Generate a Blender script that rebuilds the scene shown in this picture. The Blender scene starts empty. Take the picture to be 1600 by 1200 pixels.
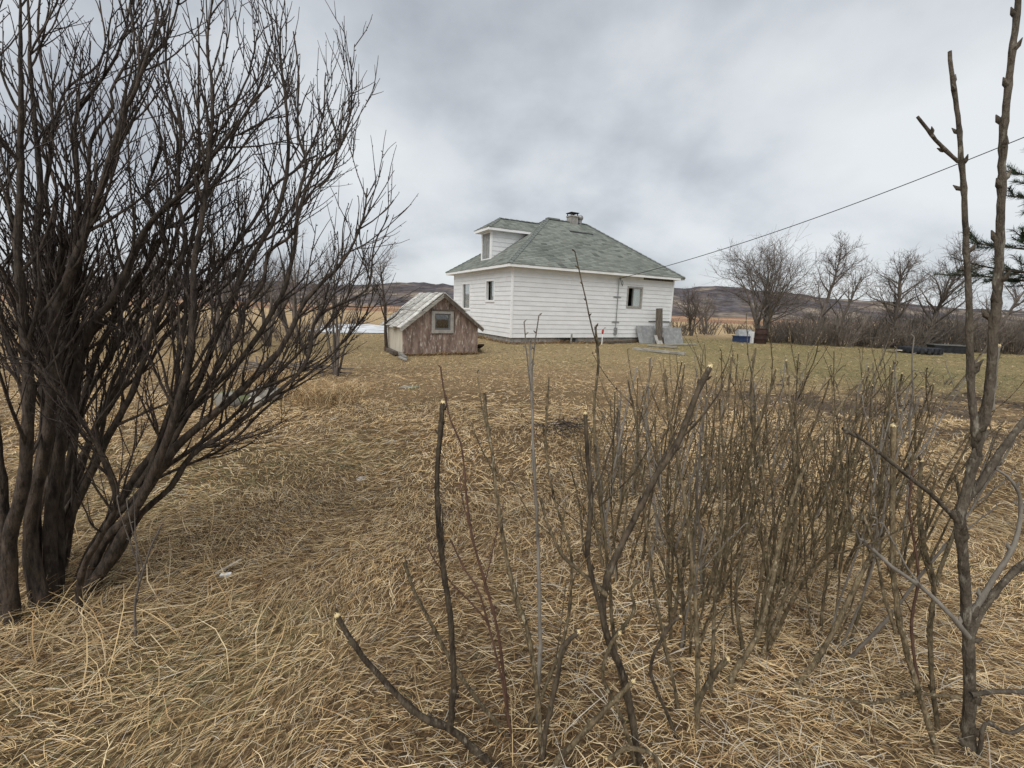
import bpy, math, random
import numpy as np
from mathutils import Vector, Matrix
R = math.radians
rng = np.random.default_rng(7)
random.seed(7)
scene = bpy.context.scene
col = scene.collection

# ------------------------------------------------------------------ camera
F, PITCH, ROLL, EYE = 680.0, R(10.0), R(1.95), 1.5
fw = np.array([0, math.cos(PITCH), -math.sin(PITCH)])
r0 = np.array([1.0, 0, 0]); u0 = np.cross(r0, fw)
rt = r0*math.cos(ROLL) + u0*math.sin(ROLL)
up = -r0*math.sin(ROLL) + u0*math.cos(ROLL)
EYEP = np.array([0, 0, EYE])
cam = bpy.data.objects.new('camera', bpy.data.cameras.new('camera'))
col.objects.link(cam)
cam.matrix_world = Matrix(((rt[0], up[0], -fw[0], 0), (rt[1], up[1], -fw[1], 0), (rt[2], up[2], -fw[2], EYE), (0, 0, 0, 1)))
cam.data.sensor_width = 36; cam.data.lens = 36*F/1600
cam.data.clip_start = 0.02; cam.data.clip_end = 12000
scene.camera = cam
def ray(x, y): return fw + rt*(x-800)/F - up*(y-600)/F
def G(x, y, z=0.0):                      # where the ray through a photo point meets level ground
    d = ray(x, y); return EYEP + d*((z-EYE)/d[2])
def P(x, y, Y):                          # the point at forward distance Y
    d = ray(x, y); return EYEP + d*(Y/d[1])

# ------------------------------------------------------------------ sky, sun, exposure
SUN_EL, SUN_AZ = R(50), R(205)           # azimuth clockwise from +Y: behind the camera, a little left
w = bpy.data.worlds.new('World'); scene.world = w; w.use_nodes = True
nt = w.node_tree; nt.nodes.clear(); N = nt.nodes.new; LK = nt.links.new
out = N('ShaderNodeOutputWorld'); bg = N('ShaderNodeBackground'); bg.inputs['Strength'].default_value = 0.1
sky = N('ShaderNodeTexSky'); sky.sky_type = 'NISHITA'; sky.sun_disc = False
sky.sun_elevation = SUN_EL; sky.sun_rotation = SUN_AZ
tc = N('ShaderNodeTexCoord'); sep = N('ShaderNodeSeparateXYZ'); LK(tc.outputs['Generated'], sep.inputs[0])
def wm(op, a, b=None):
    n = N('ShaderNodeMath'); n.operation = op
    for i, v in enumerate((a, b)):
        if v is None: continue
        if isinstance(v, (int, float)): n.inputs[i].default_value = v
        else: LK(v, n.inputs[i])
    return n.outputs[0]
zz = wm('ADD', wm('ABSOLUTE', sep.outputs[2]), 0.5)
cmb = N('ShaderNodeCombineXYZ'); LK(wm('DIVIDE', sep.outputs[0], zz), cmb.inputs[0]); LK(wm('DIVIDE', sep.outputs[1], zz), cmb.inputs[1])
cmb.inputs[2].default_value = 3.4
n1 = N('ShaderNodeTexNoise'); n1.inputs['Scale'].default_value = 1.9; n1.inputs['Detail'].default_value = 7; n1.inputs['Roughness'].default_value = 0.5
n1.inputs['Distortion'].default_value = 0.08
LK(cmb.outputs[0], n1.inputs['Vector'])
rp = N('ShaderNodeValToRGB'); LK(n1.outputs[0], rp.inputs[0])
e = rp.color_ramp.elements
e[0].position = 0.34; e[0].color = (0.285, 0.305, 0.335, 1)
e[1].position = 0.72; e[1].color = (0.575, 0.595, 0.608, 1)
for p_, c_ in ((0.45, (0.385, 0.408, 0.438, 1)), (0.545, (0.48, 0.505, 0.528, 1)), (0.63, (0.535, 0.557, 0.574, 1))):
    q = rp.color_ramp.elements.new(p_); q.color = c_
vs = N('ShaderNodeVectorMath'); vs.operation = 'SCALE'; vs.inputs['Scale'].default_value = 7.5; LK(rp.outputs[0], vs.inputs[0])
mx = N('ShaderNodeMix'); mx.data_type = 'RGBA'; mx.inputs['Factor'].default_value = 0.95
LK(sky.outputs[0], mx.inputs['A']); LK(vs.outputs[0], mx.inputs['B'])
LK(mx.outputs['Result'], bg.inputs['Color']); LK(bg.outputs[0], out.inputs['Surface'])
sl = bpy.data.lights.new('sun', 'SUN'); sl.energy = 1.5; sl.angle = R(60); sl.color = (1.0, 0.97, 0.93)
so = bpy.data.objects.new('sun', sl); col.objects.link(so)
sd = Vector((math.sin(SUN_AZ)*math.cos(SUN_EL), math.cos(SUN_AZ)*math.cos(SUN_EL), math.sin(SUN_EL)))
so.rotation_euler = sd.to_track_quat('Z', 'Y').to_euler(); so.location = (0, 0, 30)
scene.view_settings.view_transform = 'Standard'; scene.view_settings.look = 'None'
scene.view_settings.exposure = 0.92; scene.view_settings.gamma = 1.0

# ------------------------------------------------------------------ helpers
def tag(o, label=None, cat=None, group=None, kind=None):
    if label: o['label'] = label
    if cat: o['category'] = cat
    if group: o['group'] = group
    if kind: o['kind'] = kind
    return o
def empty(name, loc=(0, 0, 0), rz=0.0, **k):
    o = bpy.data.objects.new(name, None); col.objects.link(o); o.empty_display_size = 0.2
    o.location = tuple(loc); o.rotation_euler = (0, 0, rz); tag(o, **k); return o
def link(name, me, m, parent=None, loc=None):
    o = bpy.data.objects.new(name, me); col.objects.link(o)
    if m is not None and not me.materials: me.materials.append(m)
    if parent is not None: o.parent = parent
    if loc is not None: o.location = tuple(loc)
    return o
class MB:
    def __init__(s): s.v = []; s.f = []
    def add(s, vs, fs):
        b = len(s.v); s.v += [tuple(map(float, v)) for v in vs]; s.f += [tuple(i+b for i in f) for f in fs]; return s
    def box(s, a, b):
        x0, y0, z0 = a; x1, y1, z1 = b
        return s.add([(x0,y0,z0),(x1,y0,z0),(x1,y1,z0),(x0,y1,z0),(x0,y0,z1),(x1,y0,z1),(x1,y1,z1),(x0,y1,z1)],
                     [(0,3,2,1),(4,5,6,7),(0,1,5,4),(1,2,6,5),(2,3,7,6),(3,0,4,7)])
    def hexa(s, p): return s.add(p, [(0,3,2,1),(4,5,6,7),(0,1,5,4),(1,2,6,5),(2,3,7,6),(3,0,4,7)])
    def beam(s, a, b, wd, th, upv=(0, 0, 1)):
        a = np.array(a, float); b = np.array(b, float); t = (b-a)/np.linalg.norm(b-a)
        sd_ = np.cross(t, upv); sd_ /= np.linalg.norm(sd_); n = np.cross(sd_, t)
        p = []
        for q in (a, b):
            for i, j in ((-1,-1),(1,-1),(1,1),(-1,1)): p.append(q+sd_*i*wd/2+n*j*th/2)
        return s.add(p, [(0,1,2,3),(7,6,5,4),(0,4,5,1),(1,5,6,2),(2,6,7,3),(3,7,4,0)])
    def mesh(s, name, smooth=False):
        me = bpy.data.meshes.new(name); me.from_pydata(s.v, [], s.f); me.update()
        if smooth: me.polygons.foreach_set('use_smooth', [True]*len(me.polygons))
        return me
    def build(s, name, m, parent=None, loc=None, smooth=False): return link(name, s.mesh(name, smooth), m, parent, loc)
def np_mesh(name, V, Q, colr=None, smooth=False):
    """V (n,3); Q (m,4) quads; colr (n,3) stored as the attribute Col"""
    me = bpy.data.meshes.new(name); V = np.ascontiguousarray(V, np.float32); Q = np.ascontiguousarray(Q, np.int32)
    k = Q.shape[1]
    me.vertices.add(len(V)); me.vertices.foreach_set('co', V.ravel())
    me.loops.add(Q.size); me.loops.foreach_set('vertex_index', Q.ravel())
    me.polygons.add(len(Q)); me.polygons.foreach_set('loop_start', np.arange(0, Q.size, k, dtype=np.int32))
    if smooth: me.polygons.foreach_set('use_smooth', np.ones(len(Q), bool))
    me.update(calc_edges=True)
    if colr is not None:
        a = me.attributes.new('Col', 'FLOAT_COLOR', 'POINT')
        a.data.foreach_set('color', np.hstack([colr, np.ones((len(V), 1))]).astype(np.float32).ravel())
    return me
class Tubes:
    def __init__(s): s.V = []; s.Q = []; s.n = 0
    def add(s, pts, rad, k=5):
        pts = np.asarray(pts, float); rad = np.asarray(rad, float); n = len(pts)
        t = np.gradient(pts, axis=0); t /= np.linalg.norm(t, axis=1)[:, None]+1e-9
        ref = np.array([0.31, 0.87, 0.38]) if abs(t[0, 1]) < 0.75 else np.array([0.9, 0.1, 0.42])
        a = np.cross(t, ref); a /= np.linalg.norm(a, axis=1)[:, None]+1e-9; b = np.cross(t, a)
        th = np.arange(k)*2*math.pi/k
        V = pts[:, None] + rad[:, None, None]*(np.cos(th)[None, :, None]*a[:, None] + np.sin(th)[None, :, None]*b[:, None])
        i = np.arange(n-1)[:, None]*k; j = np.arange(k)[None]; j2 = (j+1) % k
        Q = np.stack([i+j, i+j2, i+k+j2, i+k+j], -1).reshape(-1, 4) + s.n
        s.V.append(V.reshape(-1, 3)); s.Q.append(Q); s.n += n*k
    def build(s, name, m, parent=None, smooth=True):
        if not s.V: return None
        me = np_mesh(name, np.vstack(s.V), np.vstack(s.Q), smooth=smooth)
        o = link(name, me, m)
        if parent is not None:
            o.parent = parent; o.matrix_parent_inverse = Matrix.LocRotScale(parent.location, parent.rotation_euler, None).inverted()
        return o
def spline(pts, step):
    """Catmull-Rom through pts (rows may carry a radius as 4th column)"""
    p = np.asarray(pts, float); p = np.vstack([2*p[0]-p[1], p, 2*p[-1]-p[-2]]); o_ = []
    for i in range(1, len(p)-2):
        n = max(2, int(np.linalg.norm((p[i+1]-p[i])[:3])/step)); t = np.linspace(0, 1, n, endpoint=False)[:, None]
        a, b, c, d = p[i-1], p[i], p[i+1], p[i+2]
        o_.append(0.5*(2*b+(c-a)*t+(2*a-5*b+4*c-d)*t*t+(3*b-a-3*c+d)*t**3))
    o_.append(p[-2][None]); return np.vstack(o_)
def grow(p, d, length, nseg, wob, lift, g=rng):
    d = np.array(d, float); d /= np.linalg.norm(d); pts = [np.array(p, float)]
    for _ in range(nseg):
        d = d + g.normal(0, wob, 3); d[2] += lift; d /= np.linalg.norm(d); pts.append(pts[-1]+d*length/nseg)
    return np.array(pts)
def side_dir(t, ang, g=rng):
    q = g.normal(0, 1, 3); q -= t*(q@t); q /= np.linalg.norm(q)+1e-9
    return t*math.cos(ang)+q*math.sin(ang)

# ------------------------------------------------------------------ materials
MATS = {}
def mat(name, c1, c2=None, scale=6.0, stretch=(1, 1, 1), rough=0.9, bump=0.0, bscale=None, c3=None, s3=30.0, t3=(0.6, 0.7), attr=False, spec=0.25, metal=0.0, rand=0.0):
    m = bpy.data.materials.new(name); m.use_nodes = True; t = m.node_tree; b = t.nodes['Principled BSDF']
    b.inputs['Roughness'].default_value = rough; b.inputs['Specular IOR Level'].default_value = spec; b.inputs['Metallic'].default_value = metal
    def nn(k): return t.nodes.new(k)
    co = nn('ShaderNodeTexCoord'); mp = nn('ShaderNodeMapping'); mp.inputs['Scale'].default_value = stretch
    oi = nn('ShaderNodeObjectInfo'); t.links.new(co.outputs['Object'], mp.inputs['Vector'])
    ml = nn('ShaderNodeMath'); ml.operation = 'MULTIPLY'; ml.inputs[1].default_value = 37.0; t.links.new(oi.outputs['Random'], ml.inputs[0])
    t.links.new(ml.outputs[0], mp.inputs['Location'])
    ns = nn('ShaderNodeTexNoise'); ns.inputs['Scale'].default_value = scale; ns.inputs['Detail'].default_value = 6; ns.inputs['Roughness'].default_value = 0.62
    t.links.new(mp.outputs[0], ns.inputs['Vector'])
    rr = nn('ShaderNodeValToRGB'); rr.color_ramp.elements[0].position = 0.34; rr.color_ramp.elements[1].position = 0.66
    rr.color_ramp.elements[0].color = (*c1, 1); rr.color_ramp.elements[1].color = (*(c2 or c1), 1)
    t.links.new(ns.outputs[0], rr.inputs[0]); outc = rr.outputs[0]
    if attr:
        at = nn('ShaderNodeAttribute'); at.attribute_name = 'Col'
        mm = nn('ShaderNodeMix'); mm.data_type = 'RGBA'; mm.blend_type = 'MULTIPLY'; mm.inputs['Factor'].default_value = 1
        t.links.new(at.outputs['Color'], mm.inputs['A']); t.links.new(outc, mm.inputs['B']); outc = mm.outputs['Result']
    if c3:
        n3 = nn('ShaderNodeTexNoise'); n3.inputs['Scale'].default_value = s3; n3.inputs['Detail'].default_value = 4; t.links.new(mp.outputs[0], n3.inputs['Vector'])
        r3 = nn('ShaderNodeMapRange'); r3.inputs['From Min'].default_value = t3[0]; r3.inputs['From Max'].default_value = t3[1]; t.links.new(n3.outputs[0], r3.inputs['Value'])
        mm = nn('ShaderNodeMix'); mm.data_type = 'RGBA'; t.links.new(r3.outputs[0], mm.inputs['Factor']); t.links.new(outc, mm.inputs['A']); mm.inputs['B'].default_value = (*c3, 1); outc = mm.outputs['Result']
    if rand:
        hv = nn('ShaderNodeHueSaturation'); mr = nn('ShaderNodeMapRange'); mr.inputs['To Min'].default_value = 1-rand; mr.inputs['To Max'].default_value = 1+rand
        t.links.new(oi.outputs['Random'], mr.inputs['Value']); t.links.new(mr.outputs[0], hv.inputs['Value']); t.links.new(outc, hv.inputs['Color']); outc = hv.outputs[0]
    t.links.new(outc, b.inputs['Base Color'])
    if bump:
        bn = nn('ShaderNodeTexNoise'); bn.inputs['Scale'].default_value = bscale or scale*3; bn.inputs['Detail'].default_value = 5; t.links.new(mp.outputs[0], bn.inputs['Vector'])
        bp = nn('ShaderNodeBump'); bp.inputs['Strength'].default_value = bump; bp.inputs['Distance'].default_value = 0.02; t.links.new(bn.outputs[0], bp.inputs['Height']); t.links.new(bp.outputs[0], b.inputs['Normal'])
    MATS[name] = m; return m
mat('straw', (0.62, 0.62, 0.62), (1.1, 1.1, 1.1), scale=0.9, rough=0.75, attr=True, spec=0.3)
mat('bark_dark', (0.016, 0.011, 0.008), (0.090, 0.066, 0.048), scale=38, stretch=(1, 1, 0.3), rough=0.8, bump=1.0, bscale=60, c3=(0.12, 0.10, 0.075), s3=70, t3=(0.62, 0.86), spec=0.35)
mat('twig_dark', (0.028, 0.020, 0.017), (0.060, 0.044, 0.036), scale=12, rough=0.75, spec=0.35)
mat('bark_olive', (0.050, 0.037, 0.020), (0.215, 0.165, 0.095), scale=42, stretch=(1, 1, 0.35), rough=0.8, bump=0.9, c3=(0.36, 0.31, 0.21), s3=75, t3=(0.60, 0.72), spec=0.3, rand=0.22)
mat('bark_umber', (0.022, 0.016, 0.011), (0.105, 0.080, 0.052), scale=42, stretch=(1, 1, 0.3), rough=0.8, bump=0.6, c3=(0.20, 0.17, 0.125), s3=55, t3=(0.63, 0.74), rand=0.2)  # darker brown bark on some of the pruned stems
mat('bark_sapling', (0.050, 0.040, 0.029), (0.125, 0.102, 0.075), scale=26, stretch=(1, 1, 0.35), rough=0.85, bump=0.9, c3=(0.26, 0.235, 0.185), s3=60, t3=(0.58, 0.74))
mat('bark_pale', (0.14, 0.122, 0.10), (0.25, 0.225, 0.19), scale=18, stretch=(1, 1, 0.3), rough=0.85, bump=0.5)
mat('bark_red', (0.060, 0.032, 0.022), (0.125, 0.068, 0.045), scale=18, rough=0.7)
mat('bark_grey', (0.085, 0.070, 0.058), (0.17, 0.145, 0.122), scale=7, stretch=(1, 1, 0.4), rough=0.9, bump=0.4)
mat('twig_grey', (0.105, 0.082, 0.070), (0.175, 0.145, 0.125), scale=4, rough=0.9)
mat('brush', (0.110, 0.092, 0.078), (0.215, 0.185, 0.158), scale=2.2, rough=0.95, rand=0.25)
mat('cut_wood', (0.58, 0.44, 0.22), (0.74, 0.62, 0.36), scale=60, rough=0.8, bump=0.5)
mat('siding', (0.63, 0.635, 0.635), (0.72, 0.722, 0.72), scale=1.6, rough=0.5, spec=0.4, c3=(0.60, 0.585, 0.54), s3=5, t3=(0.62, 0.85), rand=0.025)
mat('trim_white', (0.74, 0.74, 0.735), (0.80, 0.80, 0.79), scale=3, rough=0.5, spec=0.4)
mat('concrete', (0.20, 0.19, 0.175), (0.33, 0.315, 0.29), scale=5, rough=0.95, bump=0.4, rand=0.12)
mat('mortar', (0.16, 0.15, 0.14), (0.24, 0.23, 0.21), scale=9)
mat('shingle', (0.88, 0.88, 0.88), (1.08, 1.08, 1.06), scale=0.5, rough=0.95, attr=True, bump=0.4, bscale=60)
mat('cap_shingle', (0.115, 0.125, 0.118), (0.18, 0.195, 0.182), scale=9, rough=0.95)
mat('plywood', (0.125, 0.085, 0.070), (0.31, 0.230, 0.185), scale=4, stretch=(1.8, 1.8, 0.6), rough=0.9, bump=0.35, c3=(0.50, 0.43, 0.37), s3=11, t3=(0.54, 0.72))
mat('cream_board', (0.46, 0.41, 0.33), (0.60, 0.55, 0.46), scale=5, stretch=(2, 2, 0.3), rough=0.9, bump=0.2)
mat('grey_wood', (0.16, 0.15, 0.13), (0.36, 0.34, 0.30), scale=7, stretch=(0.5, 3, 3), rough=0.95, bump=0.4, rand=0.2)
mat('roof_board', (0.30, 0.29, 0.26), (0.56, 0.55, 0.51), scale=5, stretch=(3, 0.6, 1), rough=0.85, bump=0.3, c3=(0.20, 0.17, 0.13), s3=7, t3=(0.58, 0.7), rand=0.22)
mat('old_timber', (0.055, 0.045, 0.036), (0.16, 0.135, 0.11), scale=6, stretch=(3, 3, 0.4), rough=0.95, bump=0.6)
mat('grey_sheet', (0.19, 0.195, 0.195), (0.30, 0.305, 0.30), scale=4, rough=0.85, bump=0.2, c3=(0.40, 0.40, 0.39), s3=8, t3=(0.62, 0.74))
mat('frame_grey', (0.24, 0.225, 0.20), (0.36, 0.34, 0.31), scale=9)
mat('frame_dark', (0.10, 0.105, 0.10), (0.16, 0.16, 0.155), scale=9)
mat('curtain_or_reflection', (0.72, 0.72, 0.71), (0.84, 0.84, 0.83), scale=3, stretch=(6, 6, 0.3))
mat('inside', (0.03, 0.03, 0.03), (0.05, 0.05, 0.045))
mat('metal_grey', (0.22, 0.22, 0.22), (0.34, 0.34, 0.34), scale=12, rough=0.5, metal=0.6)
mat('black_rubber', (0.014, 0.015, 0.018), (0.035, 0.036, 0.040), scale=8, rough=0.7)
mat('wire', (0.03, 0.03, 0.03))
mat('stone', (0.12, 0.11, 0.095), (0.26, 0.24, 0.21), scale=6, bump=0.6, c3=(0.13, 0.15, 0.06), s3=4, t3=(0.52, 0.66), rand=0.15)
mat('pale_stone', (0.40, 0.36, 0.30), (0.56, 0.51, 0.43), scale=9, bump=0.4)
mat('blue_paint', (0.018, 0.032, 0.075), (0.035, 0.055, 0.12), scale=6, rough=0.5)
mat('rust', (0.026, 0.016, 0.014), (0.055, 0.030, 0.024), scale=8)
mat('red_paint', (0.30, 0.04, 0.035), (0.42, 0.07, 0.055), scale=9)
mat('needle', (0.018, 0.032, 0.016), (0.05, 0.075, 0.034), scale=4, rough=0.6)
mat('soil', (0.05, 0.037, 0.028), (0.12, 0.09, 0.065), scale=20, bump=0.5)
mat('ice', (0.42, 0.43, 0.44), (0.72, 0.74, 0.75), scale=0.9, rough=0.5, c3=(0.26, 0.21, 0.14), s3=1.6, t3=(0.56, 0.70), bump=0.4)
g_ = bpy.data.materials.new('glass'); g_.use_nodes = True; t = g_.node_tree; t.nodes.clear()
o_ = t.nodes.new('ShaderNodeOutputMaterial'); ms = t.nodes.new('ShaderNodeMixShader'); tr = t.nodes.new('ShaderNodeBsdfTransparent'); gl = t.nodes.new('ShaderNodeBsdfGlossy'); fr = t.nodes.new('ShaderNodeLayerWeight'); mr_ = t.nodes.new('ShaderNodeMapRange')
tr.inputs[0].default_value = (0.90, 0.92, 0.91, 1); gl.inputs['Roughness'].default_value = 0.03; fr.inputs[0].default_value = 0.25; mr_.inputs['To Min'].default_value = 0.07; mr_.inputs['To Max'].default_value = 0.85; t.links.new(fr.outputs['Facing'], mr_.inputs['Value'])
t.links.new(mr_.outputs[0], ms.inputs[0]); t.links.new(tr.outputs[0], ms.inputs[1]); t.links.new(gl.outputs[0], ms.inputs[2]); t.links.new(ms.outputs[0], o_.inputs[0]); MATS['glass'] = g_
M = MATS

# ------------------------------------------------------------------ terrain
_k = np.array([[0.9, 1.3], [-1.7, 0.8], [2.9, -2.1], [3.7, 4.4], [-6.3, 5.2], [8.5, 7.1], [-0.33, 0.21]]); _ph = np.array([0.3, 2.1, 4.0, 1.2, 5.5, 3.3, 0.9])
def wav(x, y, s=1.0):
    q = 0
    for (a, b), p, A in zip(_k, _ph, (0.3, 0.25, 0.2, 0.12, 0.09, 0.06, 0.5)): q = q + A*np.sin((a*x+b*y)*s+p)
    return q
def ss(a, b, x): t_ = np.clip((x-a)/(b-a), 0, 1); return t_*t_*(3-2*t_)
def hgt(x, y):
    d = np.hypot(x*0.85, y); d = np.where(y < 0, np.abs(x)*0.85, d)
    z = np.interp(d, [0, 28, 60, 110, 300, 700, 1500, 9000], [0, 0, -0.5, -1.3, -3.2, -4.2, -5, -6])
    return z + wav(x, y)*0.022*np.clip(1-d/60, 0, 1)
def vnoise(x, y, s, seed=0):
    g = np.random.default_rng(seed); T = g.random((64, 64)); X = x*s; Y = y*s; i = np.floor(X).astype(int); j = np.floor(Y).astype(int); a = X-i; b = Y-j; a = a*a*(3-2*a); b = b*b*(3-2*b)
    T_ = lambda p, q: T[p % 64, q % 64]
    return (T_(i, j)*(1-a)+T_(i+1, j)*a)*(1-b)+(T_(i, j+1)*(1-a)+T_(i+1, j+1)*a)*b
def fbm(x, y, s, seed=0): return (vnoise(x, y, s, seed)*0.5+vnoise(x, y, s*2.1, seed+1)*0.28+vnoise(x, y, s*4.3, seed+2)*0.15+vnoise(x, y, s*9, seed+3)*0.07)
def green_m(x, y):
    a = ss(8.5, 12.5, y+0.15*x)*ss(1.0, 7.0, x)*0.95
    b = ss(9.5, 13, y)*ss(-14, -3, x)*0.42
    n = fbm(x, y, 0.55, 5)
    near = ss(0.56, 0.72, fbm(x, y, 0.8, 11))*0.28*ss(7, 3, y)
    return np.clip(np.maximum(np.maximum(a, b)*(0.45+1.1*n), near)*ss(32, 24, y), 0, 1)
def soil_m(x, y):
    q = ((x-7.4)/4.6)**2+((y-7.4)/2.5)**2
    return np.clip(ss(1.25, 0.2, q)*ss(0.44, 0.62, fbm(x, y, 1.9, 21))*0.95, 0, 1)
ys = np.concatenate([np.linspace(-6, 0.4, 14), 0.4+np.cumsum(0.09*1.036**np.arange(260))]); ys = ys[ys < 5200]; ys = np.append(ys, [6500, 9000])
xs_ = np.cumsum(0.11*1.05**np.arange(170)); xs_ = xs_[xs_ < 7000]; xs = np.concatenate([-xs_[::-1], [0], xs_])
X, Y = np.meshgrid(xs, ys); Z = hgt(X, Y)
nx, ny = len(xs), len(ys); i, j = np.meshgrid(np.arange(nx-1), np.arange(ny-1)); b0 = (j*nx+i).ravel()
Q = np.stack([b0, b0+1, b0+nx+1, b0+nx], -1)
gc = np.zeros((nx*ny, 3)); gx, gy = X.ravel(), Y.ravel()
gd = np.hypot(gx*0.85, gy)
gm = green_m(gx, gy)[:, None]; sm = soil_m(gx, gy)[:, None]; n1_ = fbm(gx, gy, 0.9, 31)[:, None]; n2_ = fbm(gx, gy, 0.05, 41)[:, None]
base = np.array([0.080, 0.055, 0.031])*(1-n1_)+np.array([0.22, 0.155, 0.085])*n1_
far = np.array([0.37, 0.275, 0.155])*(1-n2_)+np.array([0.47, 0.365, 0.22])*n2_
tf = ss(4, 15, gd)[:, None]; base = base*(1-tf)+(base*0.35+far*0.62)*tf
grn = np.array([0.205, 0.188, 0.088]); base = base*(1-gm*0.75)+grn*gm*0.75
base = base*(1-sm)+np.array([0.095, 0.074, 0.056])*sm
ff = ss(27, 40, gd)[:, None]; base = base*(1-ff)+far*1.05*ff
rd = (ss(170, 230, gd))[:, None]; base = base*(1-rd)+np.array([0.30, 0.175, 0.110])*rd
st = (ss(420, 470, gd)*ss(640, 600, gd))[:, None]; base = base*(1-st)+np.array([0.40, 0.30, 0.18])*st
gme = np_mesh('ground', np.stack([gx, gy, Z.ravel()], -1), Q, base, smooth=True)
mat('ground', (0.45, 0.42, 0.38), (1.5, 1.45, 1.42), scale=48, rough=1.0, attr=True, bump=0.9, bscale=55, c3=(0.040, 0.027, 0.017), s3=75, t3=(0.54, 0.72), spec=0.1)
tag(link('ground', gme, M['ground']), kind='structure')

# hills across the valley
hx = np.linspace(-5200, 5200, 420); hy = np.linspace(820, 2300, 46)
X, Y = np.meshgrid(hx, hy); tt = ss(820, 1500, Y)
rid = 68+16*np.sin(X/900+1.2)+9*np.sin(X/330+0.4)-0.004*np.maximum(X, 0)
gul = fbm(X, Y*0.45, 0.006, 3)
Z = -7+rid*tt*(0.62+0.62*gul)*(0.9+0.14*fbm(X, Y, 0.03, 8))+fbm(X, Y, 0.11, 12)*7*tt
Z = np.where(Y < 840, -9, Z)
nx, ny = len(hx), len(hy); i, j = np.meshgrid(np.arange(nx-1), np.arange(ny-1)); b0 = (j*nx+i).ravel()
n = ss(0.33, 0.55, fbm(X, Y*0.8, 0.012, 17)+0.16*(tt-0.45)).ravel()[:, None]
sp = ss(0.48, 0.58, fbm(X, Y*2.5, 0.03, 23)).ravel()[:, None]*0.7
hc = np.array([0.260, 0.218, 0.175])*(1-n)+np.array([0.098, 0.092, 0.100])*n
hc = hc*(1-sp)+np.array([0.085, 0.072, 0.070])*sp
mat('hill', (0.5, 0.5, 0.53), (1.4, 1.37, 1.33), scale=0.05, rough=1.0, attr=True, spec=0.0)
tag(link('hills', np_mesh('hills', np.stack([X.ravel(), Y.ravel(), Z.ravel()], -1), np.stack([b0, b0+1, b0+nx+1, b0+nx], -1), hc, smooth=True), M['hill']), kind='structure')

# frozen pond beyond the shed: an uneven sheet with its own outline
mb = MB(); pts = []
for a in np.linspace(0, 2*math.pi, 40, endpoint=False):
    k = 1+0.14*math.sin(3*a+1)+0.09*math.sin(5*a); pts.append((-8.6+3.0*k*math.cos(a)-0.9*math.sin(a), 25.2+4.3*k*math.sin(a), 0.035))
mb.add(pts+[(-8.6, 25.2, 0.06)], [(i, (i+1) % 40, 40) for i in range(40)])
tag(mb.build('frozen_pond', M['ice'], smooth=True), kind='structure')

# ------------------------------------------------------------------ grass
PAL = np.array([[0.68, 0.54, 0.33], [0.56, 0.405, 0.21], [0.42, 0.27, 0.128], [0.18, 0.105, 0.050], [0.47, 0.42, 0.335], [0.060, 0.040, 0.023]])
def blades(n, x, y, ln, wd, head, pitch, curl, colr, rows, z0=0.0):
    """n flat curved blades; returns verts, quads, colours"""
    t_ = np.linspace(0, 1, rows)[None]
    hx_, hy_ = np.cos(head)[:, None], np.sin(head)[:, None]
    bend = curl[:, None]*t_
    hx2 = np.cos(head[:, None]+bend); hy2 = np.sin(head[:, None]+bend)
    dl = ln[:, None]/(rows-1)
    pz = np.sin(pitch)[:, None]*(1-1.15*t_); ph = np.sqrt(np.maximum(1-pz**2, 0.05))
    cx = np.cumsum(np.concatenate([np.zeros((n, 1)), (hx2*ph*dl)[:, :-1]], 1), 1)+x[:, None]
    cy = np.cumsum(np.concatenate([np.zeros((n, 1)), (hy2*ph*dl)[:, :-1]], 1), 1)+y[:, None]
    cz = np.cumsum(np.concatenate([np.zeros((n, 1)), (pz*dl)[:, :-1]], 1), 1)
    gz = hgt(cx, cy); cz = np.maximum(cz, 0.002)+gz+np.asarray(z0).reshape(-1, 1)
    wv = (wd[:, None]*np.array([0.8, 1.0, 0.75, 0.25] if rows == 4 else [0.9, 1.0, 0.3])[None])/2
    tw = rng.uniform(-0.9, 0.9, (n, 1))
    sx, sy, sz = -hy2*np.cos(tw), hx2*np.cos(tw), np.sin(tw)*np.ones_like(hx2)
    A = np.stack([cx-sx*wv, cy-sy*wv, cz-sz*wv], -1); B = np.stack([cx+sx*wv, cy+sy*wv, cz+sz*wv], -1)
    V = np.stack([A, B], 2).reshape(-1, 3)
    k = np.arange(n)[:, None]*rows*2+np.arange(rows-1)[None]*2
    Q = np.stack([k, k+1, k+3, k+2], -1).reshape(-1, 4)
    return V, Q, np.repeat(colr, rows*2, 0)
parts = []; off = 0
def addb(V, Q, Cc):
    global off
    parts.append((V, Q+off, Cc)); off += len(V)
LOW = None
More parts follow.
